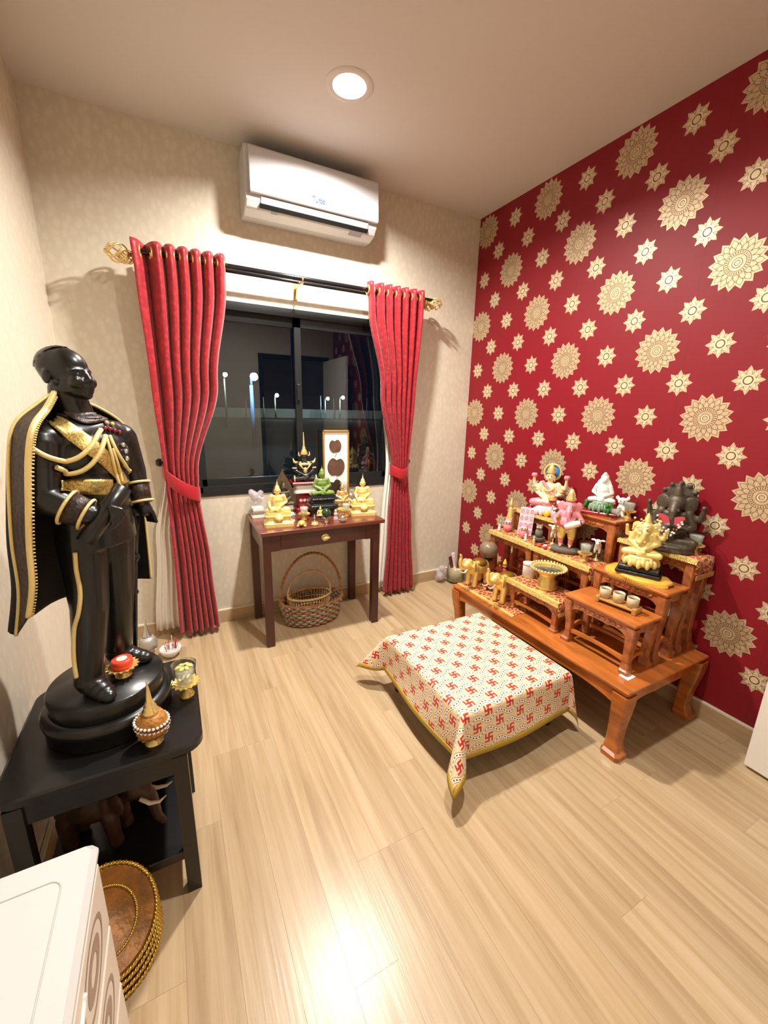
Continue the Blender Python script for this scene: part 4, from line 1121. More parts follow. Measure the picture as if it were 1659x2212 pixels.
# cape: a lofted sheet from the right front edge round the back to the left front edge
capeR = [(1.395, 118, 850, -1.405), (1.36, 100, 884, -1.455), (1.31, 72, 925, -1.53), (1.25, 62, 990, -1.545), (1.15, 62, 1090, -1.545), (1.05, 64, 1180, -1.53), (0.95, 70, 1265, -1.52), (0.86, 62, 1332, -1.505)]
capeO = [(1.395, 112, 853, -1.40), (1.36, 78, 876, -1.43), (1.31, 32, 918, -1.475), (1.25, 20, 985, -1.49), (1.15, 22, 1090, -1.485), (1.05, 28, 1180, -1.48), (0.95, 42, 1280, -1.465), (0.86, 36, 1372, -1.45)]
capeL = [(1.395, 150, 868, -1.37), (1.36, 200, 876, -1.33), (1.31, 262, 915, -1.27), (1.25, 288, 965, -1.235), (1.15, 303, 1040, -1.22), (1.05, 312, 1120, -1.215), (0.95, 320, 1195, -1.21), (0.86, 325, 1250, -1.205)]
def bez(p0, p1, p2, p3, t): return p0*(1-t)**3+p1*3*t*(1-t)**2+p2*3*t*t*(1-t)+p3*t**3
rowsC, inner, outer, lefte = [], [], [], []
for (zz, u, v, y), (_, u2, v2, y2), (_, u3, v3, y3) in zip(capeR, capeO, capeL):
    a_, b_, c_ = P(u, v, y=y), P(u2, v2, y=y2), P(u3, v3, y=y3)
    zt = min(1, max(0, (1.395-zz)/0.5)); depth = 0.035+0.10*zt
    mid1 = b_ - F*depth*0.9 + Lf*0.04; mid2 = c_ - F*depth*1.2 - Lf*0.02
    row = [a_.lerp(b_, t) for t in (0, 0.25, 0.5, 0.75)]
    n_ = 22
    for i in range(n_+1):
        t = i/n_; p = bez(b_, b_-F*depth*0.8+Lf*0.01, mid2, c_, t)
        wv = 0.010*zt*math.sin(t*PI*5); p = p - F*wv
        row.append(p)
    rowsC.append(row); inner.append(a_); outer.append(b_); lefte.append(c_)
def dense(rows, n):
    out = []
    for i in range(n+1):
        t = i/n*(len(rows)-1); k_ = min(int(t), len(rows)-2); f_ = t-k_
        r0, r1, r2, r3 = rows[max(k_-1, 0)], rows[k_], rows[k_+1], rows[min(k_+2, len(rows)-1)]
        out.append([0.5*((p1*2)+(p2-p0)*f_+(p0*2-p1*5+p2*4-p3)*f_*f_+(-p0+p1*3-p2*3+p3)*f_**3) for p0, p1, p2, p3 in zip(r0, r1, r2, r3)])
    return out
DC = dense(rowsC, 40)
cape = MB(SO).sheet(DC).build('cape', 'cape_black', stt); solid(cape, 0.004)
band = MB(SO)
band.sheet([[p-F*0+Vector((0.0012, -0.0038, 0.001)) for p in r[:5]] for r in DC]); bo = band.build('cape_band', 'cape_floral', cape); solid(bo, 0.002)
def trim(pts, r, nm='cape_trim'):
    MB(SO).tube(pts, r, 7).build(nm, 'gold_trim', cape)
tv = Vector((0.001, -0.006, 0.002))
trim([r[0]+tv for r in DC], 0.0062); trim([r[4]+tv for r in DC], 0.0042)
trim([r[-1]+Vector((0.002, -0.003, 0.001)) for r in DC], 0.0036)
# tooth-like picot edge along the front trim
pk = MB(SO)
for i in range(2, len(DC)-1):
    for s_ in (0.0, 0.5):
        p = DC[i][0].lerp(DC[i+1][0], s_) if i+1 < len(DC) else DC[i][0]
        pk.tube([p+tv, p+tv+Vector((0.010, -0.001, -0.001))], 0.0018, 5)
po = pk.build('picot_edge', 'gold_trim', cape); po['kind'] = 'stuff'

# ---------------------------------------------------------------- offerings on the black table
def scallop_tray(mb, r, z, n=16, h=0.006):
    """flower-edged pedestal dish"""
    pts0, pts1 = [], []
    for i in range(n*2):
        a = 2*PI*i/(n*2); rr = r*(1.0 if i % 2 == 0 else 0.82)
        pts0.append((rr*math.cos(a), rr*math.sin(a), z+h)); pts1.append((rr*0.9*math.cos(a), rr*0.9*math.sin(a), z))
    inn = [(r*0.55*math.cos(2*PI*i/(n*2)), r*0.55*math.sin(2*PI*i/(n*2)), z+0.001) for i in range(n*2)]
    bot = [(r*0.30*math.cos(2*PI*i/(n*2)), r*0.30*math.sin(2*PI*i/(n*2)), z-0.004) for i in range(n*2)]
    mb.rings([bot, pts1, pts0, inn])
def pedestal(mb, r, h):
    mb.lathe([(r*0.5, 0), (r*0.52, h*0.12), (r*0.40, h*0.2), (r*0.44, h*0.34), (r*0.26, h*0.5), (r*0.34, h*0.72), (r*0.3, h*0.9), (r*0.3, h)], n=20)
mat('water', hx('dfe0d4'), 0.05, trans=0.0, alpha=0.5)
mat('petal_yellow', hx('e6d36a'), 0.6)
mat('wax_red', hx('e0452c'), 0.35)
mat('wax_pale', hx('f3e3c8'), 0.4)
mat('beige_net', hx('a8712e'), 0.5, bump=(140, 1.0), noise=(120, 0.4))
mat('pearl', hx('ece6dc'), 0.25, coat=0.4)
mat('maroon_bead', hx('5a1320'), 0.25, coat=0.5)
def cup_on_stand(name, label, loc, R=0.044, total=0.1, cupr=0.034, flower=False, group='glass cups on gold stands', full=0.8):
    t = thing(name, label, 'cup', loc, group=group)
    hs = total*0.38
    s = MB(); pedestal(s, R, hs); scallop_tray(s, R, hs); s.build('stand', 'gold_bright', t)
    hc = total-hs-0.004; z0 = hs+0.003
    MB().lathe([(0.0, z0), (cupr*0.62, z0), (cupr*0.66, z0+0.004), (cupr*0.82, z0+hc*0.5), (cupr, z0+hc), (cupr-0.0022, z0+hc), (cupr*0.80-0.0022, z0+hc*0.5), (cupr*0.62-0.0022, z0+0.007), (0, z0+0.007)], n=24).build('glass', 'clear_glass', t)
    MB().lathe([(0.0, z0+0.008), (cupr*0.60, z0+0.008), (cupr*0.92*full, z0+hc*full), (0, z0+hc*full)], n=20).build('water', 'water', t)
    if flower:
        for i in range(6):
            a = i*1.05; MB().ball((cupr*0.42*math.cos(a), cupr*0.42*math.sin(a), z0+hc*full+0.004), (0.010, 0.006, 0.003), 8, 6, Euler((0, 0.3, a))).build('petal', 'petal_yellow', t)
    return t
cup_on_stand('offering_cup', 'glass cup with floating yellow petals on a gold stand, black table', P(404, 1502, z=BT), 0.042, 0.112, 0.036, True)
cd = thing('red_candle_dish', 'red candle on a scalloped gold dish at the statue foot', 'candle', P(268, 1458, z=ZB))
s = MB(); pedestal(s, 0.042, 0.026); scallop_tray(s, 0.043, 0.026); s.build('dish', 'gold_bright', cd)
MB().lathe([(0.0, 0.028), (0.024, 0.028), (0.027, 0.038), (0.026, 0.052), (0.022, 0.054), (0.0, 0.0525)], n=24).build('candle', 'wax_red', cd)
MB().lathe([(0.0, 0.0535), (0.014, 0.0538), (0.013, 0.0545), (0, 0.0545)], n=18).build('wax_pool', 'wax_pale', cd)
def spire_vessel(loc, label, sc, body, beads=True, cap_m='gold'):
    t = thing('spired_vessel', label, 'vessel', loc, scale=sc)
    s = MB(); pedestal(s, 0.045, 0.03); scallop_tray(s, 0.042, 0.03, 14); s.build('stand', cap_m, t)
    MB().lathe([(0.0, 0.032), (0.032, 0.032), (0.040, 0.045), (0.041, 0.06), (0.036, 0.08), (0.028, 0.094), (0.0, 0.096)], n=26).build('body', body, t)
    MB().lathe([(0.020, 0.094), (0.021, 0.104), (0.015, 0.108), (0.0165, 0.116), (0.011, 0.120), (0.0125, 0.128), (0.008, 0.134), (0.004, 0.17), (0.0015, 0.19), (0.0025, 0.194), (0, 0.196)], n=18).build('spire', cap_m, t)
    if beads:
        for k_, (zz, mt_) in enumerate(((0.072, 'pearl'), (0.066, 'maroon_bead'), (0.060, 'pearl'))):
            b_ = MB()
            for i in range(26):
                a = 2*PI*i/26; b_.ball((0.0415*math.cos(a), 0.0415*math.sin(a), zz-0.006*math.cos(a*1)), 0.0042, 6, 5)
            o_ = b_.build('bead_string', mt_, t); o_['kind'] = 'stuff'
    return t
spire_vessel(P(334, 1602, z=BT), 'gold spired vessel with woven net and bead strings on black table', 0.95, 'beige_net')
mat('silver_net', hx('bdbab2'), 0.35, metal=0.5, bump=(160, 1.0))
v2 = spire_vessel(Vector((-2.315, -0.205, 0)), 'silver spired vessel standing on the floor by the left curtain', 1.0, 'silver_net', False, 'silver')
v2.scale = (1.15, 1.15, 1.15)
ib = thing('incense_bowl', 'white bowl of red incense sticks on the floor by the left curtain', 'incense bowl', (-2.205, -0.275, 0))
MB().lathe([(0.0, 0), (0.03, 0), (0.032, 0.006), (0.052, 0.03), (0.056, 0.05), (0.052, 0.052), (0.046, 0.045), (0.0, 0.04)], n=26).build('bowl', 'white_plastic', ib)
mat('incense_red', hx('a0202a'), 0.7)
random.seed(5)
for i in range(16):
    a = random.random()*2*PI; r = 0.03*random.random()**0.5
    MB().tube([(r*math.cos(a), r*math.sin(a), 0.038), (r*1.5*math.cos(a), r*1.5*math.sin(a), 0.075+0.03*random.random())], 0.0016, 5).build('incense_stick', 'incense_red', ib)
MB().tube([(0.01, 0.0, 0.04), (0.012, 0.0, 0.125)], 0.0012, 5).build('incense_stick', 'wax_pale', ib)

# ---------------------------------------------------------------- wooden elephant on the shelf
def elephant_form(mb, raise_trunk=True):
    """unit elephant, facing -Y, about 1 long and 0.9 high at the back"""
    mb.ball((0, 0.05, 0.56), (0.23, 0.36, 0.25), 18, 12)
    mb.ball((0, 0.25, 0.55), (0.21, 0.20, 0.24), 16, 10)
    mb.ball((0, -0.20, 0.58), (0.20, 0.20, 0.22), 16, 10)
    for x in (-0.13, 0.13):
        mb.cap((x, -0.22, 0.45), 0.095, (x, -0.25, 0.06), 0.075); mb.cap((x, -0.25, 0.07), 0.085, (x, -0.26, 0.05), 0.085)
        mb.cap((x, 0.28, 0.45), 0.11, (x, 0.30, 0.06), 0.08); mb.cap((x, 0.29, 0.07), 0.088, (x, 0.28, 0.05), 0.088)
    mb.ball((0, -0.47, 0.74), (0.145, 0.17, 0.17), 16, 12); mb.ball((0, -0.42, 0.84), (0.12, 0.12, 0.09), 12, 8)
    mb.cap((0, -0.30, 0.66), 0.14, (0, -0.45, 0.72), 0.13)
    for x in (-1, 1):
        mb.ball((x*0.20, -0.36, 0.70), (0.035, 0.13, 0.18), 14, 10, Euler((0.1, 0, x*0.5)))
    if raise_trunk: tr = [(0, -0.60, 0.70), (0, -0.72, 0.70), (0, -0.80, 0.80), (0, -0.82, 0.94), (0, -0.78, 1.06), (0, -0.82, 1.13)]
    else: tr = [(0, -0.60, 0.68), (0, -0.67, 0.54), (0, -0.70, 0.38), (0, -0.72, 0.24), (0, -0.78, 0.15)]
    rr = [0.095, 0.078, 0.065, 0.055, 0.046, 0.04]
    for i in range(len(tr)-1): mb.cap(tr[i], rr[i], tr[i+1], rr[i+1])
    mb.cap((0, 0.43, 0.6), 0.03, (0, 0.50, 0.35), 0.02)
def tusks(mb):
    for x in (-1, 1): mb.tube([(x*0.085, -0.58, 0.63), (x*0.11, -0.70, 0.57), (x*0.115, -0.82, 0.59), (x*0.10, -0.90, 0.66)], [0.030, 0.026, 0.019, 0.006], 8)
mat('elephant_wood', hx('3a2214'), 0.45, noise=(14, 0.4))
mat('ivory', hx('efe2c4'), 0.35)
we = thing('wooden_elephant', 'dark carved wooden elephant with pale tusks on the black table shelf', 'elephant figure', (-2.385, -1.43, 0.142), math.radians(70), scale=0.225)
m = MB(); elephant_form(m, False); obj('body', remesh(m, 'elephant_trunk_down', 'elephant_wood', 0.022, 3), we)
m = MB(); tusks(m); m.build('tusks', 'ivory', we)

# ---------------------------------------------------------------- white drawer cabinet and stacked gold trays in the left foreground
CBZ = 0.56
far = P(212, 1808, z=CBZ); X1, Y1 = far.x, far.y; X0, Y0 = -2.532, -2.34
cb_ = thing('plastic_drawer_cabinet', 'white plastic drawer cabinet with patterned fronts at the lower left', 'cabinet', ((X0+X1)/2, (Y0+Y1)/2, 0)); oc_ = cb_.location
MB(oc_).box(X0+0.006, X1-0.012, Y0+0.006, Y1-0.006, 0.0, CBZ-0.03, 0.004).build('carcass', 'cabinet_white', cb_)
tp = MB(oc_).box(X0, X1, Y0, Y1, CBZ-0.034, CBZ-0.002, 0.012).build('top', 'cabinet_white', cb_)
rim = rr_poly(X0+0.03, X1-0.045, Y0+0.05, Y1-0.055, 0.02, 0.0)
mat('groove_grey', hx('b9b7b2'), 0.5)
MB(oc_).tube([(x, y, CBZ-0.002) for x, y in rim], 0.0016, 6, True).build('rim_line', 'groove_grey', tp)
MB(oc_).rings([[(x, y, CBZ-0.0022) for x, y in inset(rim, 0.01)], [(x, y, CBZ-0.0008) for x, y in inset(rim, 0.016)]]).build('raised_panel', 'cabinet_white', tp)
for k_ in range(3):
    z1 = CBZ-0.045-k_*0.165; z0 = z1-0.155
    d_ = MB(oc_).box(X1-0.014, X1-0.004, Y0+0.012, Y1-0.012, z0, z1, 0.003).build('drawer_front', 'drawer_cream', cb_)
    pm = MB(oc_)
    for q in range(2):
        yc = Y0+(Y1-Y0)*(0.3+0.42*q); 
        pm.rings([[(X1-0.0035, yc+0.085*math.cos(a)*s_, (z0+z1)/2+0.055*math.sin(a)*s_) for a in [2*PI*i/24 for i in range(24)]] for s_ in (1.0, 0.88)], True, False)
        pm.rings([[(X1-0.0035, yc+0.085*math.cos(a)*s_, (z0+z1)/2+0.055*math.sin(a)*s_) for a in [2*PI*i/24 for i in range(24)]] for s_ in (0.62, 0.30)], True, False)
    po_ = pm.build('printed_ovals', 'drawer_brown', d_); po_['kind'] = 'stuff'
    MB(oc_).tube([(X1-0.004, (Y0+Y1)/2+0.05*math.cos(PI*i/10), z1-0.03-0.012*math.sin(PI*i/10)) for i in range(11)], 0.005, 6).build('drawer_pull', 'white_plastic', d_)
mat('tray_amber', hx('7a4c14'), 0.42, metal=0.35, noise=(18, 0.45), bump=(60, 0.6))
mat('tray_gold', hx('caa34a'), 0.28, metal=0.85)
LBT = ('round gold tray with roped rim, topmost of the leaning stack', 'round gold tray with roped rim, second from the top of the leaning stack', 'round gold tray with roped rim, third from the top of the leaning stack', 'round gold tray with roped rim, lowest of the leaning stack')
NT = Vector((0.42, -0.50, 0.76)).normalized(); DT = Vector((NT.z*NT.x, NT.z*NT.y, NT.z*NT.z-1)).normalized()
R_ = 0.116; TC = P(226, 1995, z=0.130)
for i in range(4):
    cpos = TC - NT*0.012*i + DT*0.014*i
    t = thing('gold_tray', LBT[i], 'tray', cpos, group='gold trays leaning by the cabinet')
    q = NT.to_track_quat('Z', 'Y').to_matrix().to_4x4()
    m = MB(); m.M = q; m.lathe([(0.0, -0.004), (R_*0.60, -0.004), (R_*0.66, 0.0), (R_*0.92, 0.006), (R_, 0.010), (R_*0.93, 0.003), (R_*0.64, -0.008), (0, -0.008)], n=44); m.build('dish', 'tray_amber', t)
    for rr_, rad, zz in ((R_, 0.0052, 0.009), (R_*0.62, 0.0034, 0.0)):
        m = MB(); m.M = q
        def rp(tt, rr_=rr_, zz=zz):
            a = 2*PI*tt; nn = Vector((math.cos(a), math.sin(a), 0)); return nn*rr_+Vector((0, 0, zz)), nn, Vector((0, 0, 1))
        braid(m, rp, 140, rad*0.62, rad*0.62, 46, True); m.build('rope_rim', 'tray_gold', t)
# ================================================================ figurines and offerings
mat('bronze_dark', hx('554b3e'), 0.45, metal=0.3, noise=(25, 0.3), bump=(40, 0.3))
mat('bronze', hx('6a5a44'), 0.4, metal=0.6, noise=(25, 0.25))
mat('jade', hx('768f48'), 0.2, coat=0.6)
mat('black_stone', (0.012, 0.013, 0.013), 0.25, coat=0.4, bump=(60, 0.5))
mat('dark_wood', hx('3a1a14'), 0.4, coat=0.3)
mat('red_lacquer', hx('a01823'), 0.3, coat=0.4)
mat('white_enamel', hx('ece5da'), 0.3, coat=0.3)
mat('porcelain', hx('e9e9df'), 0.15, coat=0.6)
mat('porcelain_green', hx('7f9a80'), 0.25, coat=0.4)
mat('skin_cream', hx('efdcb2'), 0.35)
mat('pink', hx('e08a94'), 0.4); mat('pink_pale', hx('eec3c6'), 0.4); mat('pink_deep', hx('b8274a'), 0.4)
mat('blue_disc', hx('2f7fd0'), 0.35); mat('leaf_green', hx('2f7a33'), 0.5)
mat('yellow', hx('e7bb2e'), 0.5); mat('yellow_satin', hx('e2a62c'), 0.38, sheen=0.3)
mat('grey_stone', hx('5c564c'), 0.6, bump=(40, 0.5)); mat('owl_grey', hx('7d7568'), 0.6, bump=(60, 0.4))
mat('banknote', hx('c9a6ae'), 0.6, noise=(60, 0.25)); mat('note_ink', hx('8f5566'), 0.6)
mat('tin_print', hx('d6cfc6'), 0.35, noise=(14, 0.25)); mat('tea_liquid', hx('5a3a1e'), 0.1)
mat('ceramic_beige', hx('c9b590'), 0.3, noise=(30, 0.2)); mat('tray_bamboo', hx('b98a4a'), 0.35, coat=0.3)
mat('gourd', hx('7e6a56'), 0.35, coat=0.3, noise=(10, 0.2)); mat('candle_cream', hx('d9c59a'), 0.6)
mat('mirror_water', hx('8c9a9c'), 0.03, metal=0.9); mat('frame_gold', hx('d2a85c'), 0.3, metal=0.7)
mat('paper_white', hx('f3eee4'), 0.7); mat('leaf_brown', hx('5f4438'), 0.5, noise=(20, 0.25)); mat('leaf_dark', hx('35291f'), 0.45, noise=(16, 0.3))
mat('crystal', hx('f2f0ee'), 0.05, alpha=0.45, coat=0.5); mat('green_glass', hx('123d1c'), 0.05, coat=1.0)
mat('fan_red', hx('c8485a'), 0.5); mat('bead_white', hx('efe8da'), 0.3, coat=0.4); mat('bead_brown', hx('7a4a2a'), 0.35)
mat('eye_black', (0.01, 0.01, 0.01), 0.3); mat('box_brown', hx('9a8878'), 0.5); mat('bag_plastic', hx('d9cfd0'), 0.15, alpha=0.4)
def brocade():
    m = mat('brocade', hx('a83a2c'), 0.55, sheen=0.2); nt = m.node_tree; b = nt.nodes['Principled BSDF']; tc = nt.nodes.new('ShaderNodeTexCoord')
    v = nt.nodes.new('ShaderNodeTexVoronoi'); v.feature = 'DISTANCE_TO_EDGE'; v.inputs['Scale'].default_value = 38; nt.links.new(tc.outputs['Object'], v.inputs['Vector'])
    r = nt.nodes.new('ShaderNodeValToRGB'); r.color_ramp.elements[0].position = 0.05; r.color_ramp.elements[1].position = 0.13
    r.color_ramp.elements[0].color = (*hx('d8a85a'), 1); r.color_ramp.elements[1].color = (*hx('9e2420'), 1)
    nt.links.new(v.outputs['Distance'], r.inputs[0]); nt.links.new(r.outputs[0], b.inputs['Base Color'])
brocade()
mat('lace_gold', hx('e6c676'), 0.4, metal=0.35, bump=(220, 1.0), noise=(130, 0.35))

# ---- cloth runners on the altar
def runner(label, x0, x1, y0, y1, z, front=0.02, neardrop=0.0, fardrop=0.0):
    t = thing('altar_runner', label, 'cloth', ((x0+x1)/2, (y0+y1)/2, z), group='red and gold altar runners'); o = t.location
    e = 0.003
    def strip_pts(y):
        pts = [(x1-0.004, y, z+0.0015), (x0, y, z+0.0015), (x0-e, y, z-0.001)]
        if front: pts.append((x0-e-0.002, y, z-front))
        return pts
    NY = 24; ys = [y0+(y1-y0)*i/NY for i in range(NY+1)]
    xs = [x1-0.006+(x0-x1+0.006)*i/8 for i in range(9)]
    top = []
    for y in ys: top.append([(x, y, z+0.0014) for x in xs]+([(x0-e, y, z-0.001), (x0-e-0.0015, y, z-front)] if front else []))
    if neardrop:
        pre = []
        for q in range(5, 0, -1):
            dz = neardrop*q/5
            pre.append([(x, y0-0.005-0.004*math.sin(i), z-dz) for i, x in enumerate(xs)]+([(x0-e, y0-0.005, z-dz), (x0-e-0.0015, y0-0.005, z-dz-0.004)] if front else []))
        top = pre+top
    if fardrop:
        for q in range(1, 6):
            dz = fardrop*q/5; top.append([(x, y1+0.005, z-dz) for x in xs]+([(x0-e, y1+0.005, z-dz), (x0-e-0.0015, y1+0.005, z-dz-0.004)] if front else []))
    c = MB(o).sheet(top, True).build('cloth', 'brocade', t); solid(c, 0.0016)
    # gold lace along the front, with little points
    ny = max(12, int((y1-y0)/0.009)); g = MB(o); v0, v1, v2 = [], [], []
    for i in range(ny*2+1):
        y = y0-0.006+(y1-y0+0.012)*i/(ny*2); dip = 0.005 if i % 2 else 0.0
        v0.append((x0+0.012, y, z+0.0034)); v1.append((x0-e-0.003, y, z+0.002)); v2.append((x0-e-0.005, y, z-(front or 0.002)-dip))
    g.sheet([v0, v1, v2], False); l_ = g.build('lace_edge', 'lace_gold', t); solid(l_, 0.0014)
    if neardrop:
        g = MB(o); nx = max(8, int((x1-x0)/0.009)); v0, v1 = [], []
        for i in range(nx*2+1):
            x = x0-0.004+(x1-x0)*i/(nx*2); dip = 0.005 if i % 2 else 0
            v0.append((x, y0-0.012, z-neardrop+0.012)); v1.append((x, y0-0.012, z-neardrop-0.006-dip))
        g.sheet([v0, v1], False); l_ = g.build('lace_edge', 'lace_gold', t); solid(l_, 0.0014)
    return t
runner('red and gold runner on the table of owls at the far end', *T6A, Z6A, 0.016)
runner('red and gold runner under the standing pink elephant-headed figure', *T6B, Z6, 0.016, 0.05)
runner('red and gold runner under the golden pedestal bowl', *T7, Z7, 0.018, 0.06)
runner('red and gold runner under the dark seated statue, hanging over its end', *T3, Z3, 0.012, 0.075)
runner('red and gold runner under the seated goddess figure', *T5, Z5, 0.012)
runner('red and gold runner lying on the platform under the golden elephants', -0.570, -0.350, -1.205, -0.745, PZ0, 0.0)

# ---- shared unit figures (facing -Y)
def seated_form(mb, crown=True, touch=True, belly=0.0, head=True, spike=0.30):
    mb.ball((0, 0.02, 0.15), (0.25, 0.21, 0.16), 18, 12)
    for s in (-1, 1):
        mb.cap((s*0.14, 0, 0.13), 0.135, (s*0.44, -0.16, 0.10), 0.105)
        mb.cap((s*0.44, -0.16, 0.095), 0.10, (-s*0.06, -0.30, 0.10 if s > 0 else 0.17), 0.062)
        mb.cap((s*0.25, 0.0, 0.70), 0.095, (s*0.37, 0.0, 0.42), 0.075)
    mb.cap((0.37, 0.0, 0.42), 0.072, (0.07, -0.25, 0.27), 0.052)
    mb.cap((-0.37, 0.0, 0.42), 0.072, *(((-0.36, -0.30, 0.26), 0.05) if touch else ((-0.07, -0.25, 0.27), 0.052)))
    if touch: mb.cap((-0.36, -0.30, 0.26), 0.045, (-0.35, -0.33, 0.14), 0.03)
    mb.ball((0.0, -0.27, 0.25), (0.11, 0.06, 0.04), 12, 8)
    mb.ball((0, 0.0-belly*0.4, 0.34), (0.20+belly, 0.155+belly, 0.17+belly*0.6), 18, 12); mb.ball((0, 0.0, 0.52), (0.245, 0.16, 0.19), 18, 12); mb.ball((0, 0.0, 0.66), (0.27, 0.13, 0.10), 18, 10)
    if head:
        mb.cap((0, 0, 0.72), 0.085, (0, -0.01, 0.84), 0.075)
        mb.ball((0, -0.015, 0.95), (0.125, 0.135, 0.165), 18, 14); mb.ball((0, -0.135, 0.935), (0.022, 0.03, 0.04), 10, 8)
        for s in (-1, 1): mb.ball((s*0.13, 0.01, 0.91), (0.025, 0.04, 0.095), 10, 8)
        if crown:
            mb.ball((0, 0.0, 1.09), (0.10, 0.11, 0.08), 14, 10)
            if spike: mb.cap((0, 0, 1.14), 0.055, (0, 0, 1.14+spike*0.4), 0.03); mb.cap((0, 0, 1.14+spike*0.3), 0.032, (0, 0, 1.14+spike), 0.010)
m = MB(); seated_form(m); SEAT_GOLD = remesh(m, 'seated_gold', 'gold_paint', 0.024, 3)
m = MB(); seated_form(m, True, False, 0, True, 0.20); SEAT_PLAIN = remesh(m, 'seated_plain', 'jade', 0.024, 3)
def recolor(me, mt):
    c = me.copy(); c.materials.clear(); c.materials.append(MATS[mt]); return c
def block_base(mb, w, d, z0, z1, n=3, waist=0.78):
    """stepped, waisted throne"""
    H_ = z1-z0; pr = [(1.0, 0.0), (1.0, 0.22), (0.94, 0.27), (0.90, 0.34), (waist, 0.42), (waist, 0.56), (0.88, 0.64), (0.92, 0.72), (0.86, 0.80), (0.84, 1.0)]
    rs = []
    for s, t in pr:
        a, b, e = w/2*s, d/2*s, min(w, d)*0.10*s
        rs.append([(-a, -b+e, z0+H_*t), (-a+e, -b, z0+H_*t), (a-e, -b, z0+H_*t), (a, -b+e, z0+H_*t), (a, b-e, z0+H_*t), (a-e, b, z0+H_*t), (-a+e, b, z0+H_*t), (-a, b-e, z0+H_*t)])
    mb.rings(rs)
def med_fig(name, label, loc, rz, w, hbase, fig_h, body, base, cat='figurine', group='small seated figures', flap=False):
    t = thing(name, label, cat, loc, rz, group)
    b = MB(); block_base(b, w, w*0.66, 0, hbase); b.build('throne', base, t)
    if flap:
        MB().lathe([(0, -w*0.34), (w*0.15, -w*0.34), (w*0.15, -w*0.31), (0, -w*0.31)], (0, 0, hbase*0.62), 20, ax='y').build('cloth_flap', base, t)
    s = fig_h/1.45
    obj('figure', body, t, (0, 0, hbase-0.004), 0, s)
    return t
def zat(u, v, y): return P(u, v, y=y).z
CZT = CZ
gf = med_fig('golden_figurine', 'golden meditating figure at the left front of the console table', (-1.585, -0.335, CZT), math.radians(-8), 0.165, 0.085, 0.187, SEAT_GOLD, 'gold_paint', flap=True, group='golden meditating figures')
dup(gf, (-1.030, -0.285, CZT), math.radians(-12), 'golden meditating figure at the right end of the console table')
# jade figure on black throne and dark stand
jf = thing('jade_figurine', 'green meditating figure on a black throne in the middle of the console', 'figurine', (-1.275, -0.205, CZT), math.radians(-6))
b = MB(); b.box(-0.07, 0.07, -0.05, 0.05, 0, 0.05, 0.006); b.build('stand', 'dark_wood', jf)
b = MB(); block_base(b, 0.185, 0.125, 0.05, 0.135, waist=0.74); b.build('throne', 'black_stone', jf)
obj('figure', SEAT_PLAIN, jf, (0, 0, 0.131), 0, 0.185/1.34)
# tall black figure with gold regalia on red and white pedestal
bf = thing('crowned_black_figure', 'black seated figure in gold regalia with tall spired crown on a red pedestal', 'figurine', (-1.345, -0.066, CZT), math.radians(-4))
ph_ = 0.215
b = MB(); b.box(-0.065, 0.065, -0.05, 0.05, 0, 0.03, 0.004); b.box(-0.05, 0.05, -0.04, 0.04, 0.03, 0.13, 0.004); b.build('pedestal', 'red_lacquer', bf)
for i in range(4):
    MB().lathe([(0.0, -0.042), (0.012, -0.042), (0.012, -0.040), (0, -0.040)], (-0.036+0.024*i, 0, 0.08), 12, ax='y').build('pedestal_roundel', 'white_enamel', bf)
b = MB(); block_base(b, 0.16, 0.115, 0.13, 0.185, waist=0.8); b.build('pedestal_band', 'white_enamel', bf)
b = MB(); b.box(-0.09, 0.09, -0.062, 0.062, 0.185, ph_-0.012, 0.003); b.build('pedestal_top', 'red_lacquer', bf)
for i in range(15):
    MB().ball((-0.084+0.012*i, -0.064, 0.196), 0.0048, 8, 6).build('pedestal_bead', 'white_enamel', bf)
fs = 0.165
m = MB(); seated_form(m, False, False); obj('figure', remesh(m, 'crowned_body', 'black_stone', 0.024, 3), bf, (0, 0, ph_-0.014), 0, fs)
reg = thing; rg = MB()
def R3(x, y, z): return (x*fs, y*fs, z*fs+ph_-0.014)
rg.lathe([(0.135*fs, 0), (0.15*fs, 0.02*fs), (0.13*fs, 0.06*fs), (0.14*fs, 0.08*fs), (0.10*fs, 0.14*fs), (0.11*fs, 0.17*fs), (0.06*fs, 0.22*fs), (0.07*fs, 0.26*fs), (0.03*fs, 0.36*fs), (0.035*fs, 0.42*fs), (0.008*fs, 0.85*fs), (0, 0.86*fs)], R3(0, 0, 1.03), 16)
rg.build('crown', 'gold_pale', bf)
for s in (-1, 1):
    MB().tube([R3(s*0.15, -0.02, 0.98), R3(s*0.22, -0.02, 1.02), R3(s*0.20, -0.02, 1.14)], [0.006, 0.005, 0.001], 6).build('ear_ornament', 'gold_pale', bf)
    MB().tube([R3(s*0.30, -0.02, 0.72), R3(s*0.40, -0.02, 0.76), R3(s*0.44, -0.02, 0.90)], [0.011, 0.008, 0.001], 7).build('epaulette', 'gold_pale', bf)
    MB().tube([R3(s*0.37+0.085*math.cos(a), 0.085*math.sin(a), 0.52) for a in [2*PI*i/14 for i in range(14)]], 0.0045, 6, True).build('armlet', 'gold_pale', bf)
    MB().tube([R3(s*0.42+0.02*math.cos(a)*1, -0.16+0.115*math.cos(a), 0.11+0.115*math.sin(a)) for a in [2*PI*i/14 for i in range(14)]], 0.005, 6, True).build('knee_band', 'gold_pale', bf)
    MB().tube([R3(s*0.24, -0.15, 0.70), R3(s*0.12, -0.19, 0.55), R3(0, -0.19, 0.42)], 0.0045, 6).build('chest_chain', 'gold_pale', bf)
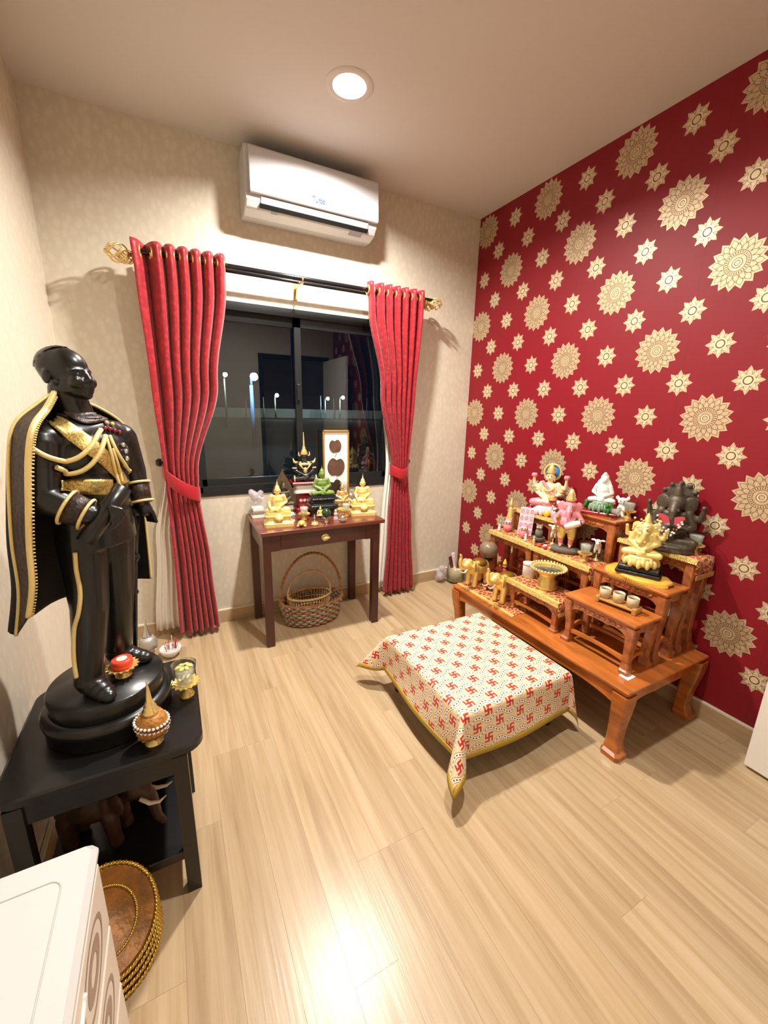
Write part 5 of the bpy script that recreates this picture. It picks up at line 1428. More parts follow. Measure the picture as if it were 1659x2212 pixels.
MB().tube([R3(0.13*math.cos(a)*1.3, -0.05+0.13*math.sin(a), 0.72-0.05*(math.sin(a) < 0)) for a in [2*PI*i/18 for i in range(18)]], 0.008, 7, True).build('necklace', 'gold_pale', bf)
MB().ball(R3(0, -0.19, 0.44), (0.013, 0.006, 0.02), 10, 8).build('pendant', 'gold_pale', bf)
MB().tube([R3(0.22*math.cos(a), 0.17*math.sin(a), 0.27) for a in [2*PI*i/20 for i in range(20)]], 0.006, 6, True).build('waist_belt', 'gold_pale', bf)
# framed leaves
FY = -0.022; fx0, fx1 = P(696, 928, y=FY).x, P(753, 928, y=FY).x; fzt = P(725, 929, y=FY).z
fp = thing('framed_leaves', 'tall gold-framed picture of three pressed brown leaves on the console', 'picture frame', ((fx0+fx1)/2, FY, CZT)); o = fp.location
MB(o).box(fx0+0.006, fx1-0.006, FY-0.004, FY+0.006, CZT+0.006, fzt-0.006).build('mount', 'paper_white', fp)
for a in ((fx0, fx0+0.012, CZT, fzt), (fx1-0.012, fx1, CZT, fzt), (fx0, fx1, CZT, CZT+0.012), (fx0, fx1, fzt-0.012, fzt)):
    MB(o).box(a[0], a[1], FY-0.014, FY+0.006, a[2], a[3], 0.003).build('frame_bar', 'frame_gold', fp)
def leaf(cx, cz, w, h, rot, mt):
    pts = []
    for i in range(36):
        a = 2*PI*i/36; r = 1.0-0.34*math.exp(-((a-PI/2)/0.35)**2)-0.16*math.exp(-((a-PI*1.5)/0.3)**2)
        x, z = w*r*math.cos(a), h*r*math.sin(a); pts.append((cx+x*math.cos(rot)-z*math.sin(rot), cz+x*math.sin(rot)+z*math.cos(rot)))
    MB(o).prism(pts, FY-0.0045, FY-0.007, 'y').build('leaf', mt, fp)
    MB(o).tube([(cx, FY-0.006, cz-h*0.7), (cx+0.008, FY-0.006, cz-h*1.1), (cx-0.004, FY-0.006, cz-h*1.5)], 0.0012, 5).build('leaf_stem', mt, fp)
fcx = (fx0+fx1)/2
leaf(fcx-0.005, fzt-0.105, 0.043, 0.048, 0.1, 'leaf_brown'); leaf(fcx+0.0, fzt-0.245, 0.062, 0.068, -0.1, 'leaf_brown'); leaf(fcx-0.005, fzt-0.40, 0.06, 0.075, 0.3, 'leaf_dark')
# bronze figure in a flame-shaped arch
bz = thing('arched_bronze_figure', 'bronze seated figure framed by a pointed flame arch, behind the left golden figure', 'figurine', (-1.505, -0.150, CZT), math.radians(-5))
b = MB(); block_base(b, 0.135, 0.09, 0, 0.075); b.build('throne', 'silver', bz)
obj('figure', recolor(SEAT_PLAIN, 'bronze_dark'), bz, (0, -0.005, 0.071), 0, 0.118)
out_, inn_ = [], []
AR = ((0, 0.058), (0.2, 0.068), (0.4, 0.064), (0.55, 0.050), (0.7, 0.032), (0.82, 0.017), (0.92, 0.007), (1.0, 0.0))
for sg in (-1, 1):
    for s_, w_ in (AR if sg < 0 else AR[::-1][1:]):
        out_.append((sg*w_, 0.072+0.222*s_)); inn_.append((sg*w_*0.62, 0.072+0.150*s_))
g = MB(); g.rings([[(x, 0.024, z) for x, z in out_]+[(x, 0.024, z) for x, z in inn_[::-1]], [(x, 0.034, z) for x, z in out_]+[(x, 0.034, z) for x, z in inn_[::-1]]], True, True); g.build('flame_arch', 'bronze', bz)
# polished gold figure by a clear box
pf = med_fig('polished_figurine', 'shiny brass seated figure in front of the clear box on the console', (-1.115, -0.145, CZT), math.radians(-8), 0.09, 0.06, 0.15, recolor(SEAT_PLAIN, 'gold'), 'gold', group='small seated figures')
cbx = thing('clear_box', 'clear plastic box of trinkets behind the shiny brass figure', 'box', (-1.035, -0.075, CZT))
MB().box(-0.072, 0.072, -0.04, 0.04, 0, 0.172, 0.003).build('shell', 'clear_plastic', cbx)
random.seed(21)
for i in range(16):
    MB().ball((random.uniform(-0.055, 0.055), random.uniform(-0.025, 0.025), 0.015+random.random()*0.12), random.uniform(0.008, 0.015), 8, 6).build('trinket', random.choice(['silver', 'gold_pale', 'leaf_green', 'pearl', 'pink_pale']), cbx)
cup_on_stand('offering_cup', 'glass of water on a gold stand beside the left golden figure', (-1.418, -0.285, CZT), 0.038, 0.092, 0.033)
cup_on_stand('offering_cup', 'glass of water on a gold stand beside the right golden figure', (-1.150, -0.300, CZT), 0.038, 0.094, 0.033)
dm = thing('crystal_dome', 'small crystal dome with gold base at the console front edge', 'ornament', (-1.395, -0.418, CZT))
MB().lathe([(0.022, 0), (0.024, 0.006), (0.018, 0.012), (0.018, 0.02), (0, 0.02)], n=18).build('base', 'gold_pale', dm)
MB().lathe([(0.016, 0.02), (0.019, 0.034), (0.018, 0.05), (0.012, 0.064), (0.004, 0.070), (0, 0.071)], n=18).build('dome', 'clear_glass', dm)
MB().lathe([(0.006, 0.02), (0.004, 0.035), (0.007, 0.045), (0.002, 0.058), (0, 0.06)], n=10).build('tiny_relic', 'silver', dm)
med_fig('small_golden_figurine', 'tiny golden seated figure behind the dark green ball', (-1.320, -0.300, CZT), math.radians(-8), 0.044, 0.022, 0.072, SEAT_GOLD, 'dark_wood')
gb = thing('green_glass_ball', 'dark green glass ball on a small silver flower stand', 'ornament', (-1.318, -0.400, CZT))
s = MB(); pedestal(s, 0.026, 0.030); scallop_tray(s, 0.030, 0.030, 10); s.build('stand', 'silver', gb)
MB().ball((0, 0, 0.062), 0.027, 22, 16).build('ball', 'green_glass', gb)
tt_ = thing('gold_turtle', 'tiny golden turtle at the console front edge', 'figurine', (-1.472, -0.417, CZT), math.radians(-20), scale=1.0)
m = MB(); m.ball((0, 0, 0.02), (0.022, 0.026, 0.016), 14, 10)
m.ball((0, -0.032, 0.022), (0.008, 0.011, 0.008), 10, 8)
for s in (-1, 1):
    for y in (-0.018, 0.018): m.ball((s*0.02, y, 0.007), (0.009, 0.008, 0.007), 8, 6)
obj('body', remesh(m, 'turtle_body', 'gold_bright', 0.002, 2), tt_)
wi = thing('silver_shell_dish', 'small silver ball in a shell dish at the console front edge', 'ornament', (-1.220, -0.415, CZT))
s = MB(); scallop_tray(s, 0.026, 0.006, 8, 0.008); s.build('dish', 'silver', wi); MB().ball((0, 0, 0.024), 0.016, 14, 10).build('ball', 'silver', wi)
cf = thing('crystal_figurine', 'small clear crystal figurine beside the green ball', 'figurine', (-1.238, -0.345, CZT))
MB().lathe([(0.016, 0), (0.014, 0.01), (0.009, 0.02), (0.013, 0.035), (0.007, 0.046), (0.009, 0.054), (0.004, 0.062), (0, 0.064)], n=10, smooth=False).build('body', 'crystal', cf)
for i, (dz, w_, c_, lab) in enumerate(((0.0, 0.075, 'paper_white', 'pale flat box at the bottom of the small stack on the console'), (0.022, 0.070, 'box_brown', 'brown flat box in the middle of the small stack on the console'), (0.044, 0.062, 'paper_white', 'pale flat box topmost of the small stack on the console'))):
    tag(MB().box(-w_/2, w_/2, -0.03, 0.03, 0, 0.021, 0.002).build('small_box', c_, None, (-1.660, -0.115, CZT+dz)), lab, 'box', 'stack of small boxes')
bgm = MB(); random.seed(9)
bag = thing('plastic_bag', 'crumpled clear plastic bag of crystals on the left console corner', 'bag', (-1.655, -0.06, CZT+0.066))
m = MB()
for i in range(9): m.ball((random.uniform(-0.03, 0.05), random.uniform(-0.02, 0.01), 0.03+random.random()*0.06), random.uniform(0.018, 0.03), 7, 5, smooth=False)
m.build('bag', 'bag_plastic', bag)
for i in range(6): MB().ball((random.uniform(-0.02, 0.04), random.uniform(-0.02, 0.01), 0.02+random.random()*0.05), random.uniform(0.008, 0.014), 6, 4, smooth=False).build('crystal', 'crystal', bag)
gc = MB().lathe([(0.014, 0), (0.016, 0.004), (0.012, 0.01), (0.012, 0.045), (0.016, 0.05), (0.016, 0.058), (0.0, 0.06)], n=16).build('gold_candlestick', 'gold', None, (-1.602, -0.165, CZT)); tag(gc, 'little gold candlestick behind the left golden figure', 'candlestick')
for i, (x, y, lab) in enumerate(((-1.188, -0.20, 'pink blossom sprig left of the brass figure'), (-1.075, -0.21, 'pink blossom sprig between brass and right golden figures'))):
    t = thing('blossom_sprig', lab, 'flowers', (x, y, CZT), group='pink blossom sprigs'); random.seed(30+i)
    MB().tube([(0, 0, 0), (0.006, 0, 0.05), (0, 0, 0.10)], 0.002, 5).build('stem', 'leaf_green', t)
    for k_ in range(9): MB().ball((random.uniform(-0.02, 0.02), random.uniform(-0.015, 0.015), 0.03+0.09*random.random()), 0.009, 7, 5).build('blossom', 'pink_pale' if k_ % 3 else 'yellow', t)

# ---- altar figures
TOROOM = math.radians(-90)      # local -Y turned to face -X, towards the room
def eleph_head(mb, c, s, curl=1):
    """elephant head with ears and a curling trunk; c centre, facing -Y"""
    x, y, z = c
    mb.ball((x, y, z), (0.17*s, 0.16*s, 0.18*s), 18, 12); mb.ball((x, y+0.02*s, z+0.12*s), (0.13*s, 0.12*s, 0.09*s), 14, 8)
    for q in (-1, 1):
        mb.ball((x+q*0.24*s, y+0.03*s, z-0.01*s), (0.15*s, 0.035*s, 0.17*s), 16, 10, Euler((0, 0, q*0.35)))
        mb.cap((x+q*0.08*s, y-0.13*s, z-0.10*s), 0.025*s, (x+q*0.11*s, y-0.25*s, z-0.13*s), 0.012*s)
    tr = [(0, -0.12, -0.06), (0, -0.22, -0.16), (0.01*curl, -0.25, -0.30), (0.05*curl, -0.24, -0.42), (0.13*curl, -0.24, -0.46), (0.18*curl, -0.25, -0.40)]
    rr = [0.095, 0.075, 0.062, 0.052, 0.045, 0.036]
    for i in range(5): mb.cap((x+tr[i][0]*s, y+tr[i][1]*s, z+tr[i][2]*s), rr[i]*s, (x+tr[i+1][0]*s, y+tr[i+1][1]*s, z+tr[i+1][2]*s), rr[i+1]*s)
    mb.cap((x, y, z+0.17*s), 0.10*s, (x, y, z+0.28*s), 0.075*s); mb.cap((x, y, z+0.28*s), 0.07*s, (x, y, z+0.42*s), 0.03*s)
def lotus(mb, r, z0, h, n=14):
    for k_, (rr, zz, tl) in enumerate(((1.0, 0.0, 0.5), (0.9, 0.35, 0.9))):
        for i in range(n):
            a = 2*PI*(i+0.5*k_)/n; c, s_ = math.cos(a), math.sin(a)
            mb.ball((r*rr*0.86*c, r*rr*0.86*s_, z0+h*(0.35+zz*0.6)), (r*0.20, r*0.16, h*0.42), 8, 6, Euler((0, -tl*0.4, a)))
    mb.lathe([(r*0.7, z0), (r*0.75, z0+h*0.2), (r*0.85, z0+h*0.8), (r*0.8, z0+h), (0, z0+h)], n=20)
def upper_arms(mb, hands=True):
    for s in (-1, 1):
        mb.cap((s*0.24, 0.03, 0.66), 0.075, (s*0.47, 0.02, 0.60), 0.062); mb.cap((s*0.47, 0.02, 0.60), 0.06, (s*0.50, -0.05, 0.84), 0.045); mb.ball((s*0.50, -0.06, 0.88), 0.055, 10, 8)
# dark elephant-headed seated statue
m = MB(); seated_form(m, False, False, 0.06, False); upper_arms(m); eleph_head(m, (0, -0.05, 0.92), 1.05)
m.ball((0, 0.14, 0.98), (0.34, 0.05, 0.36), 20, 14)
for i in range(12):
    a = 2*PI*i/12; m.ball((0.33*math.cos(a), 0.13, 0.98+0.36*math.sin(a)), 0.055, 8, 6)
m.lathe([(0.52, -0.13), (0.54, -0.10), (0.50, -0.05), (0.52, 0.0), (0.46, 0.04), (0, 0.05)], (0, -0.06, 0), 24, sy=0.78)
df_ = thing('dark_deity_statue', 'dark bronze seated elephant-headed statue with bead garland by the red wall', 'statue', (-0.092, -1.645, Z3+0.003), math.radians(-72))
obj('figure', remesh(m, 'dark_deity', 'bronze_dark', 0.022, 2), df_, (0, 0, 0.026), 0, 0.205)
for s in (-1, 1):
    fn = MB(); pts = [(0, 0)]+[(0.05*math.cos(a), 0.05*math.sin(a)) for a in [PI*0.28+i*PI*0.44/8 for i in range(9)]]
    fn.M = Matrix.Translation((s*0.042, -0.072, 0.118)) @ Matrix.Rotation(-s*0.55, 4, 'Y'); fn.prism(pts, 0, 0.003, 'y'); fn.build('paper_fan', 'fan_red', df_)
for k_, (dz, wd_) in enumerate(((0.0, 0.050), (-0.014, 0.042), (-0.028, 0.032))):
    for i in range(9):
        a = PI*i/8; MB().ball((wd_*math.cos(a), -0.080, 0.158+dz-0.055*math.sin(a)), 0.0052, 8, 6).build('garland_bead', 'bead_white' if (i+k_) % 3 else 'bead_brown', df_)
for i in range(4): MB().ball((0.0, -0.083, 0.094-0.010*i), 0.0056, 8, 6).build('garland_bead', 'bead_white', df_)
# gold elephant-headed seated figure on black base and yellow cushion
ctr = Vector((-0.256, -1.625, Z2))
cu_ = thing('yellow_cushion', 'yellow satin fringed mat under the golden elephant-headed figure', 'cushion', ctr)
rs = []
for zz, s_ in ((0.001, 1.0), (0.010, 1.04), (0.018, 0.96), (0.020, 0.7)):
    rs.append([(0.080*s_*math.copysign(abs(math.cos(a))**0.8, math.cos(a)), 0.135*s_*math.copysign(abs(math.sin(a))**0.8, math.sin(a)), zz+0.002*math.sin(a*7)) for a in [2*PI*i/48 for i in range(48)]])
MB().rings(rs, True, True, True).build('mat', 'yellow_satin', cu_)
fm = MB()
for i in range(90):
    a = PI*0.55+PI*0.9*i/89; x, y = 0.0845*math.copysign(abs(math.cos(a))**0.8, math.cos(a)), 0.141*math.copysign(abs(math.sin(a))**0.8, math.sin(a)); fm.tube([(x, y, 0.010), (x*1.06, y*1.01, -0.018)], 0.0014, 4)
fo = fm.build('fringe', 'yellow_satin', cu_); fo['kind'] = 'stuff'
gs = thing('golden_deity_figure', 'golden seated elephant-headed figure with garland on a black base', 'figurine', ctr+Vector((0, 0, 0.021)), math.radians(-66))
b = MB(); b.box(-0.088, 0.088, -0.062, 0.062, 0, 0.016, 0.004); b.box(-0.08, 0.08, -0.055, 0.055, 0.016, 0.038, 0.005); b.build('base', 'black_stone', gs)
m = MB(); lotus(m, 0.072, 0.038, 0.05, 12); m.build('lotus_seat', 'gold_paint', gs)
m = MB(); seated_form(m, False, False, 0.07, False); upper_arms(m); eleph_head(m, (0, -0.05, 0.90), 1.0, -1)
obj('figure', remesh(m, 'golden_deity', 'gold_paint', 0.024, 2), gs, (0, 0, 0.082), 0, 0.148)
random.seed(44)
for i in range(26):
    a = random.uniform(0, 2*PI); MB().ball((0.05*math.cos(a), -0.01+0.04*math.sin(a), 0.205+random.uniform(-0.02, 0.045)), 0.006, 7, 5).build('blossom', random.choice(['yellow', 'bead_white', 'gold_bright']), gs)
# seated goddess with four arms and halo
gd = thing('goddess_figure', 'painted four-armed goddess with gold crown and blue halo on a pink lotus', 'figurine', (-0.095, -0.945, Z5+0.003), math.radians(-62))
m = MB(); lotus(m, 0.082, 0.0, 0.06, 14); m.build('lotus_seat', 'pink_pale', gd)
s = 0.185; z0 = 0.055
m = MB(); seated_form(m, False, False); upper_arms(m); obj('figure', remesh(m, 'goddess_body', 'skin_cream', 0.024, 3), gd, (0, 0, z0), 0, s)
def G3(x, y, z): return (x*s, y*s, z*s+z0)
m = MB()
for q in (-1, 1):
    m.cap(G3(q*0.14, 0, 0.13), 0.142*s, G3(q*0.45, -0.16, 0.10), 0.112*s); m.cap(G3(q*0.44, -0.16, 0.095), 0.108*s, G3(-q*0.06, -0.30, 0.13), 0.07*s)
m.ball(G3(0, 0.02, 0.17), (0.27*s, 0.23*s, 0.17*s), 16, 10); m.cap(G3(-0.2, -0.1, 0.78), 0.05*s, G3(0.2, -0.17, 0.36), 0.06*s)
obj('robe', remesh(m, 'goddess_robe', 'pink', 0.004, 2), gd)
MB().lathe([(0.135*s, 0), (0.15*s, 0.05*s), (0.12*s, 0.10*s), (0.13*s, 0.14*s), (0.08*s, 0.22*s), (0.03*s, 0.30*s), (0, 0.31*s)], G3(0, 0, 1.055), 16).build('crown', 'gold_bright', gd)
for q in (-1, 1):
    MB().ball(G3(q*0.045, -0.138, 0.975), (0.0042, 0.002, 0.0022), 8, 6).build('eye', 'eye_black', gd)
    MB().tube([G3(q*0.02, -0.145, 1.005), G3(q*0.05, -0.14, 1.015), G3(q*0.085, -0.12, 1.0)], 0.0009, 5).build('eyebrow', 'eye_black', gd)
    MB().tube([G3(q*0.37+0.085*math.cos(a), 0.085*math.sin(a), 0.50) for a in [2*PI*i/14 for i in range(14)]], 0.0035, 6, True).build('armlet', 'gold_bright', gd)
    MB().ball(G3(q*0.135, -0.02, 0.86), (0.004, 0.004, 0.008), 8, 6).build('earring', 'gold_bright', gd)
MB().ball(G3(0, -0.148, 0.895), (0.0045, 0.002, 0.0017), 8, 6).build('lips', 'pink_deep', gd)
MB().tube([G3(0.24*math.cos(a), -0.02+0.19*math.sin(a), 0.30) for a in [2*PI*i/20 for i in range(20)]], 0.0045, 6, True).build('waist_belt', 'gold_bright', gd)
hm_ = MB(); hm_.ball(G3(0, 0.06, 0.96), (0.15*s, 0.12*s, 0.19*s), 14, 10); hm_.build('hair', 'eye_black', gd)
MB().lathe([(0.0, 0), (0.235*s, 0), (0.235*s, 0.02*s), (0, 0.02*s)], G3(0, 0.20, 1.08), 28, ax='y').build('halo', 'blue_disc', gd)
MB().tube([G3(0.255*math.cos(a), 0.20, 1.08+0.255*math.sin(a)) for a in [2*PI*i/28 for i in range(28)]], 0.0075, 7, True).build('halo_rim', 'gold_bright', gd)
for q in (-1, 1):
    m = MB()
    for i in range(6):
        a = 2*PI*i/6; m.ball(G3(q*0.50+0.05*math.cos(a), -0.06+0.05*math.sin(a), 0.97), (0.008, 0.008, 0.013), 7, 5)
    m.build('lotus_bud', 'pink', gd)
MB().lathe([(0.0, 0), (0.022, 0), (0.027, 0.012), (0.018, 0.024), (0.020, 0.028), (0, 0.028)], G3(0.20, -0.33, 0.25), 16).build('pot', 'gold_bright', gd)
MB().tube([G3(0.16*math.cos(a), -0.06+0.15*math.sin(a), 0.72-0.10*(1-math.sin(a))) for a in [2*PI*i/20 for i in range(20)]], 0.005, 6, True).build('garland', 'gold_bright', gd)
# offerings in front of the goddess
pp = [(-0.140, -0.87, 0.026, 'pink_deep', 'pink striped round jar before the goddess figure'), (-0.150, -0.925, 0.020, 'pink_pale', 'pale pink round jar before the goddess figure'), (-0.145, -0.99, 0.022, 'yellow', 'yellow round jar before the goddess figure'), (-0.142, -1.04, 0.020, 'pink', 'pink round jar at the near end of the goddess table')]
for x, y, r, c_, lab in pp:
    t = thing('round_jar', lab, 'jar', (x, y, Z5+0.003), group='little jars before the goddess')
    MB().lathe([(r*0.5, 0), (r*0.9, r*0.4), (r, r*0.9), (r*0.75, r*1.5), (r*0.5, r*1.7), (0, r*1.7)], n=18).build('jar', c_, t)
    MB().lathe([(r*0.55, r*1.7), (r*0.5, r*1.9), (r*0.15, r*2.0), (r*0.18, r*2.2), (0, r*2.25)], n=14).build('lid', 'white_enamel', t)
sd_ = thing('pink_flower_sprig', 'gauzy pink artificial flowers at the near end of the goddess table', 'flowers', (-0.115, -1.035, Z5+0.003)); random.seed(3)
for i in range(14): MB().ball((random.uniform(-0.03, 0.02), random.uniform(-0.03, 0.03), 0.03+0.07*random.random()), (0.014, 0.011, 0.009), 7, 5).build('blossom', random.choice(['pink_pale', 'pink', 'pink_deep', 'bead_white']), sd_)
MB().tube([(0, 0, 0), (0, 0, 0.06)], 0.004, 6).build('stem', 'leaf_green', sd_)
# white seated figure on red base
wf_ = thing('white_porcelain_figure', 'white veiled seated porcelain figure on a red stand', 'figurine', (-0.100, -1.290, Z4), math.radians(-62))
MB().box(-0.085, 0.085, -0.055, 0.055, 0, 0.018, 0.003).build('stand', 'red_lacquer', wf_)
m = MB(); lotus(m, 0.058, 0.018, 0.055, 12); m.build('lotus_seat', 'porcelain_green', wf_)
m = MB(); seated_form(m, False, False); m.ball((0, 0.06, 1.0), (0.17, 0.15, 0.25), 16, 12); m.ball((0, 0.08, 0.7), (0.30, 0.16, 0.36), 16, 12); m.ball((0, 0, 1.2), (0.08, 0.08, 0.1), 12, 8)
obj('figure', remesh(m, 'veiled_figure', 'porcelain', 0.024, 3), wf_, (0, 0, 0.066), 0, 0.122)
for q, x in ((0, -0.07), (1, 0.075)):
    t = thing('green_sprig', ('green leafy sprig left of the white porcelain figure', 'green leafy sprig right of the white porcelain figure')[q], 'plant', (-0.130, -1.225-0.13*q, Z4), group='green sprigs'); random.seed(50+q)
    MB().tube([(0, 0, 0), (0, 0, 0.03)], 0.003, 6).build('stem', 'leaf_green', t)
    for i in range(14): MB().ball((random.uniform(-0.012, 0.012), random.uniform(-0.012, 0.012), 0.012+0.05*random.random()), (0.004, 0.007, 0.011), 6, 5).build('leaf', 'leaf_green', t)
wc = thing('white_cat_figure', 'small white porcelain animal figure behind the goblet', 'figurine', (-0.050, -1.372, Z4), math.radians(-60))
m = MB(); m.ball((0, 0, 0.032), (0.024, 0.022, 0.034), 14, 10); m.ball((0, -0.004, 0.082), (0.022, 0.020, 0.020), 14, 10); m.cap((0, 0, 0.05), 0.017, (0, 0, 0.075), 0.014)
for q in (-1, 1): m.ball((q*0.024, 0, 0.098), (0.010, 0.005, 0.012), 8, 6); m.cap((q*0.014, -0.018, 0.05), 0.007, (q*0.012, -0.024, 0.008), 0.008)
obj('body', remesh(m, 'cat_body', 'porcelain', 0.003, 2), wc)
for q in (-1, 1): MB().ball((q*0.008, -0.023, 0.086), 0.003, 8, 6).build('eye', 'eye_black', wc)
gl = thing('glass_goblet', 'small stemmed glass goblet at the edge of the tallest table', 'goblet', (-0.128, -1.392, Z4))
MB().lathe([(0.017, 0), (0.016, 0.003), (0.005, 0.007), (0.005, 0.018), (0.018, 0.026), (0.024, 0.042), (0.025, 0.062), (0.0232, 0.062), (0.0222, 0.043), (0.016, 0.029), (0, 0.027)], n=22).build('glass', 'clear_glass', gl)
MB().lathe([(0.0, 0.0285), (0.0155, 0.0295), (0.0225, 0.050), (0, 0.050)], n=18).build('drink', 'water', gl)
cup_on_stand('offering_cup', 'glass of water on a gold stand beside the white figure', (-0.055, -1.415, Z4), 0.036, 0.095, 0.034)
cup_on_stand('offering_cup', 'glass of water on a gold stand at the near end by the red wall', (-0.075, -1.742, Z3+0.003), 0.038, 0.100, 0.036)
cup_on_stand('offering_cup', 'glass of water on a gold stand beside the standing pink figure', (-0.275, -1.362, Z6+0.003), 0.036, 0.101, 0.034)
# standing pink elephant-headed figure with drum
pk_ = thing('standing_pink_figure', 'standing pink elephant-headed figure playing a drum on a grey oval base', 'figurine', (-0.255, -1.225, Z6+0.003), math.radians(-58))
MB().lathe([(0.068, 0), (0.072, 0.010), (0.070, 0.024), (0.064, 0.030), (0, 0.031)], n=40, sy=0.62).build('base', 'grey_stone', pk_)
rib = MB()
for i in range(56):
    a = 2*PI*i/56; rib.tube([(0.0725*math.cos(a), 0.0725*0.62*math.sin(a), 0.004), (0.0705*math.cos(a), 0.0705*0.62*math.sin(a), 0.026)], 0.0018, 4)
ro = rib.build('base_ribs', 'owl_grey', pk_); ro['kind'] = 'stuff'
S_ = 0.235
def K3(x, y, z): return (x*S_, y*S_, z*S_+0.029)
m = MB()
for q in (-1, 1):
    m.cap(K3(q*0.09, 0, 0.46), 0.095*S_, K3(q*0.11, -0.03, 0.24), 0.07*S_); m.cap(K3(q*0.11, -0.03, 0.24), 0.07*S_, K3(q*0.10, 0.0, 0.05), 0.045*S_); m.ball(K3(q*0.10, -0.04, 0.03), (0.04*S_, 0.075*S_, 0.03*S_), 10, 8)
m.ball(K3(0, -0.03, 0.58), (0.17*S_, 0.16*S_, 0.17*S_), 16, 12); m.ball(K3(0, 0, 0.74), (0.18*S_, 0.12*S_, 0.14*S_), 16, 12)
for q in (-1, 1):
    m.cap(K3(q*0.17, 0, 0.80), 0.06*S_, K3(q*0.30, -0.02, 0.64), 0.05*S_); m.cap(K3(q*0.30, -0.02, 0.64), 0.048*S_, K3(q*0.24, -0.20, 0.60), 0.038*S_); m.ball(K3(q*0.23, -0.22, 0.60), 0.045*S_, 10, 8)
eh = MB(); eleph_head(m, K3(0, -0.02, 0.96), S_*0.72)
obj('figure', remesh(m, 'pink_deity', 'pink', 0.0046, 2), pk_)
m = MB()
for q in (-1, 1): m.cap(K3(q*0.09, 0, 0.48), 0.105*S_, K3(q*0.11, -0.03, 0.26), 0.085*S_)
m.ball(K3(0, 0, 0.50), (0.19*S_, 0.14*S_, 0.09*S_), 14, 8); obj('dhoti', remesh(m, 'pink_dhoti', 'gold_bright', 0.0046, 2), pk_)
MB().lathe([(0.10*S_, 0), (0.11*S_, 0.05*S_), (0.075*S_, 0.10*S_), (0.085*S_, 0.13*S_), (0.03*S_, 0.26*S_), (0, 0.27*S_)], K3(0, -0.01, 1.09), 14).build('crown', 'gold_pale', pk_)
DM_ = Matrix.Translation(K3(0.12, -0.23, 0.60)) @ Matrix.Rotation(-0.45, 4, 'Y')
dr_ = MB(); dr_.M = DM_; dr_.lathe([(0.055*S_, -0.17*S_), (0.07*S_, -0.08*S_), (0.078*S_, 0), (0.07*S_, 0.08*S_), (0.055*S_, 0.17*S_)], (0, 0, 0), 18, ax='x'); dr_.build('drum', 'white_enamel', pk_)
MB().tube([K3(0.14*math.cos(a), 0.10*math.sin(a)-0.03, 0.80-0.10*(1-math.sin(a))*0.8) for a in [2*PI*i/20 for i in range(20)]], 0.0035, 6, True).build('bead_garland', 'bead_white', pk_)
for q in (-1, 1):
    MB().ball(K3(q*0.062, -0.135, 0.985), 0.0026, 8, 6).build('eye', 'eye_black', pk_)
    MB().tube([K3(q*0.10+0.05*math.cos(a), 0.05*math.sin(a), 0.07) for a in [2*PI*i/12 for i in range(12)]], 0.0024, 6, True).build('anklet', 'gold_bright', pk_)
    MB().tube([K3(q*0.25+0.055*math.cos(a), -0.02+0.055*math.sin(a), 0.70) for a in [2*PI*i/12 for i in range(12)]], 0.0024, 6, True).build('armlet', 'gold_bright', pk_)
    dh = MB(); dh.M = DM_; dh.lathe([(0.0, -0.002), (0.054*S_, -0.002), (0.054*S_, 0.002), (0, 0.002)], (q*0.172*S_, 0, 0), 16, ax='x'); dh.build('drum_head', 'grey_stone', pk_)
MB().tube([K3(0.18*math.cos(a), -0.02+0.15*math.sin(a), 0.53) for a in [2*PI*i/20 for i in range(20)]], 0.004, 6, True).build('waist_sash', 'pink_deep', pk_)
MB().tube([K3(-0.2, 0.06, 0.80), K3(-0.26, 0.08, 0.55), K3(-0.24, 0.06, 0.28)], [0.010, 0.008, 0.004], 6).build('shawl_end', 'yellow', pk_)
# white long-horned cow heads on gold stands
cw = thing('white_cow_ornament', 'white cow-shaped ornament on a gold stand near the glass cup', 'ornament', (-0.215, -1.385, Z6+0.003), math.radians(-62), group='white cow ornaments')
MB().lathe([(0.016, 0), (0.018, 0.004), (0.010, 0.009), (0.003, 0.014), (0.0025, 0.045)], n=14).build('stand', 'gold_pale', cw)
m = MB(); m.ball((0, 0.01, 0.075), (0.017, 0.030, 0.021), 14, 10); m.ball((0, -0.018, 0.105), (0.014, 0.018, 0.014), 12, 8); m.ball((0, -0.034, 0.100), (0.009, 0.010, 0.008), 10, 6); m.cap((0, -0.008, 0.085), 0.013, (0, -0.016, 0.10), 0.011)
for q in (-1, 1): m.ball((q*0.022, -0.012, 0.112), (0.013, 0.005, 0.006), 10, 6); m.cap((q*0.010, 0.022, 0.065), 0.007, (q*0.010, 0.024, 0.04), 0.005); m.cap((q*0.010, -0.008, 0.065), 0.006, (q*0.010, -0.01, 0.045), 0.0045)
obj('body', remesh(m, 'cow_body', 'porcelain', 0.0028, 2), cw)
MB().ball((0.006, -0.032, 0.108), 0.0028, 7, 5).build('eye', 'eye_black', cw); MB().ball((-0.006, -0.032, 0.108), 0.0028, 7, 5).build('eye', 'eye_black', cw)
dup(cw, (-0.205, -1.105, Z6+0.003), math.radians(-62), 'white cow-shaped ornament on a gold stand left of the pink figure')
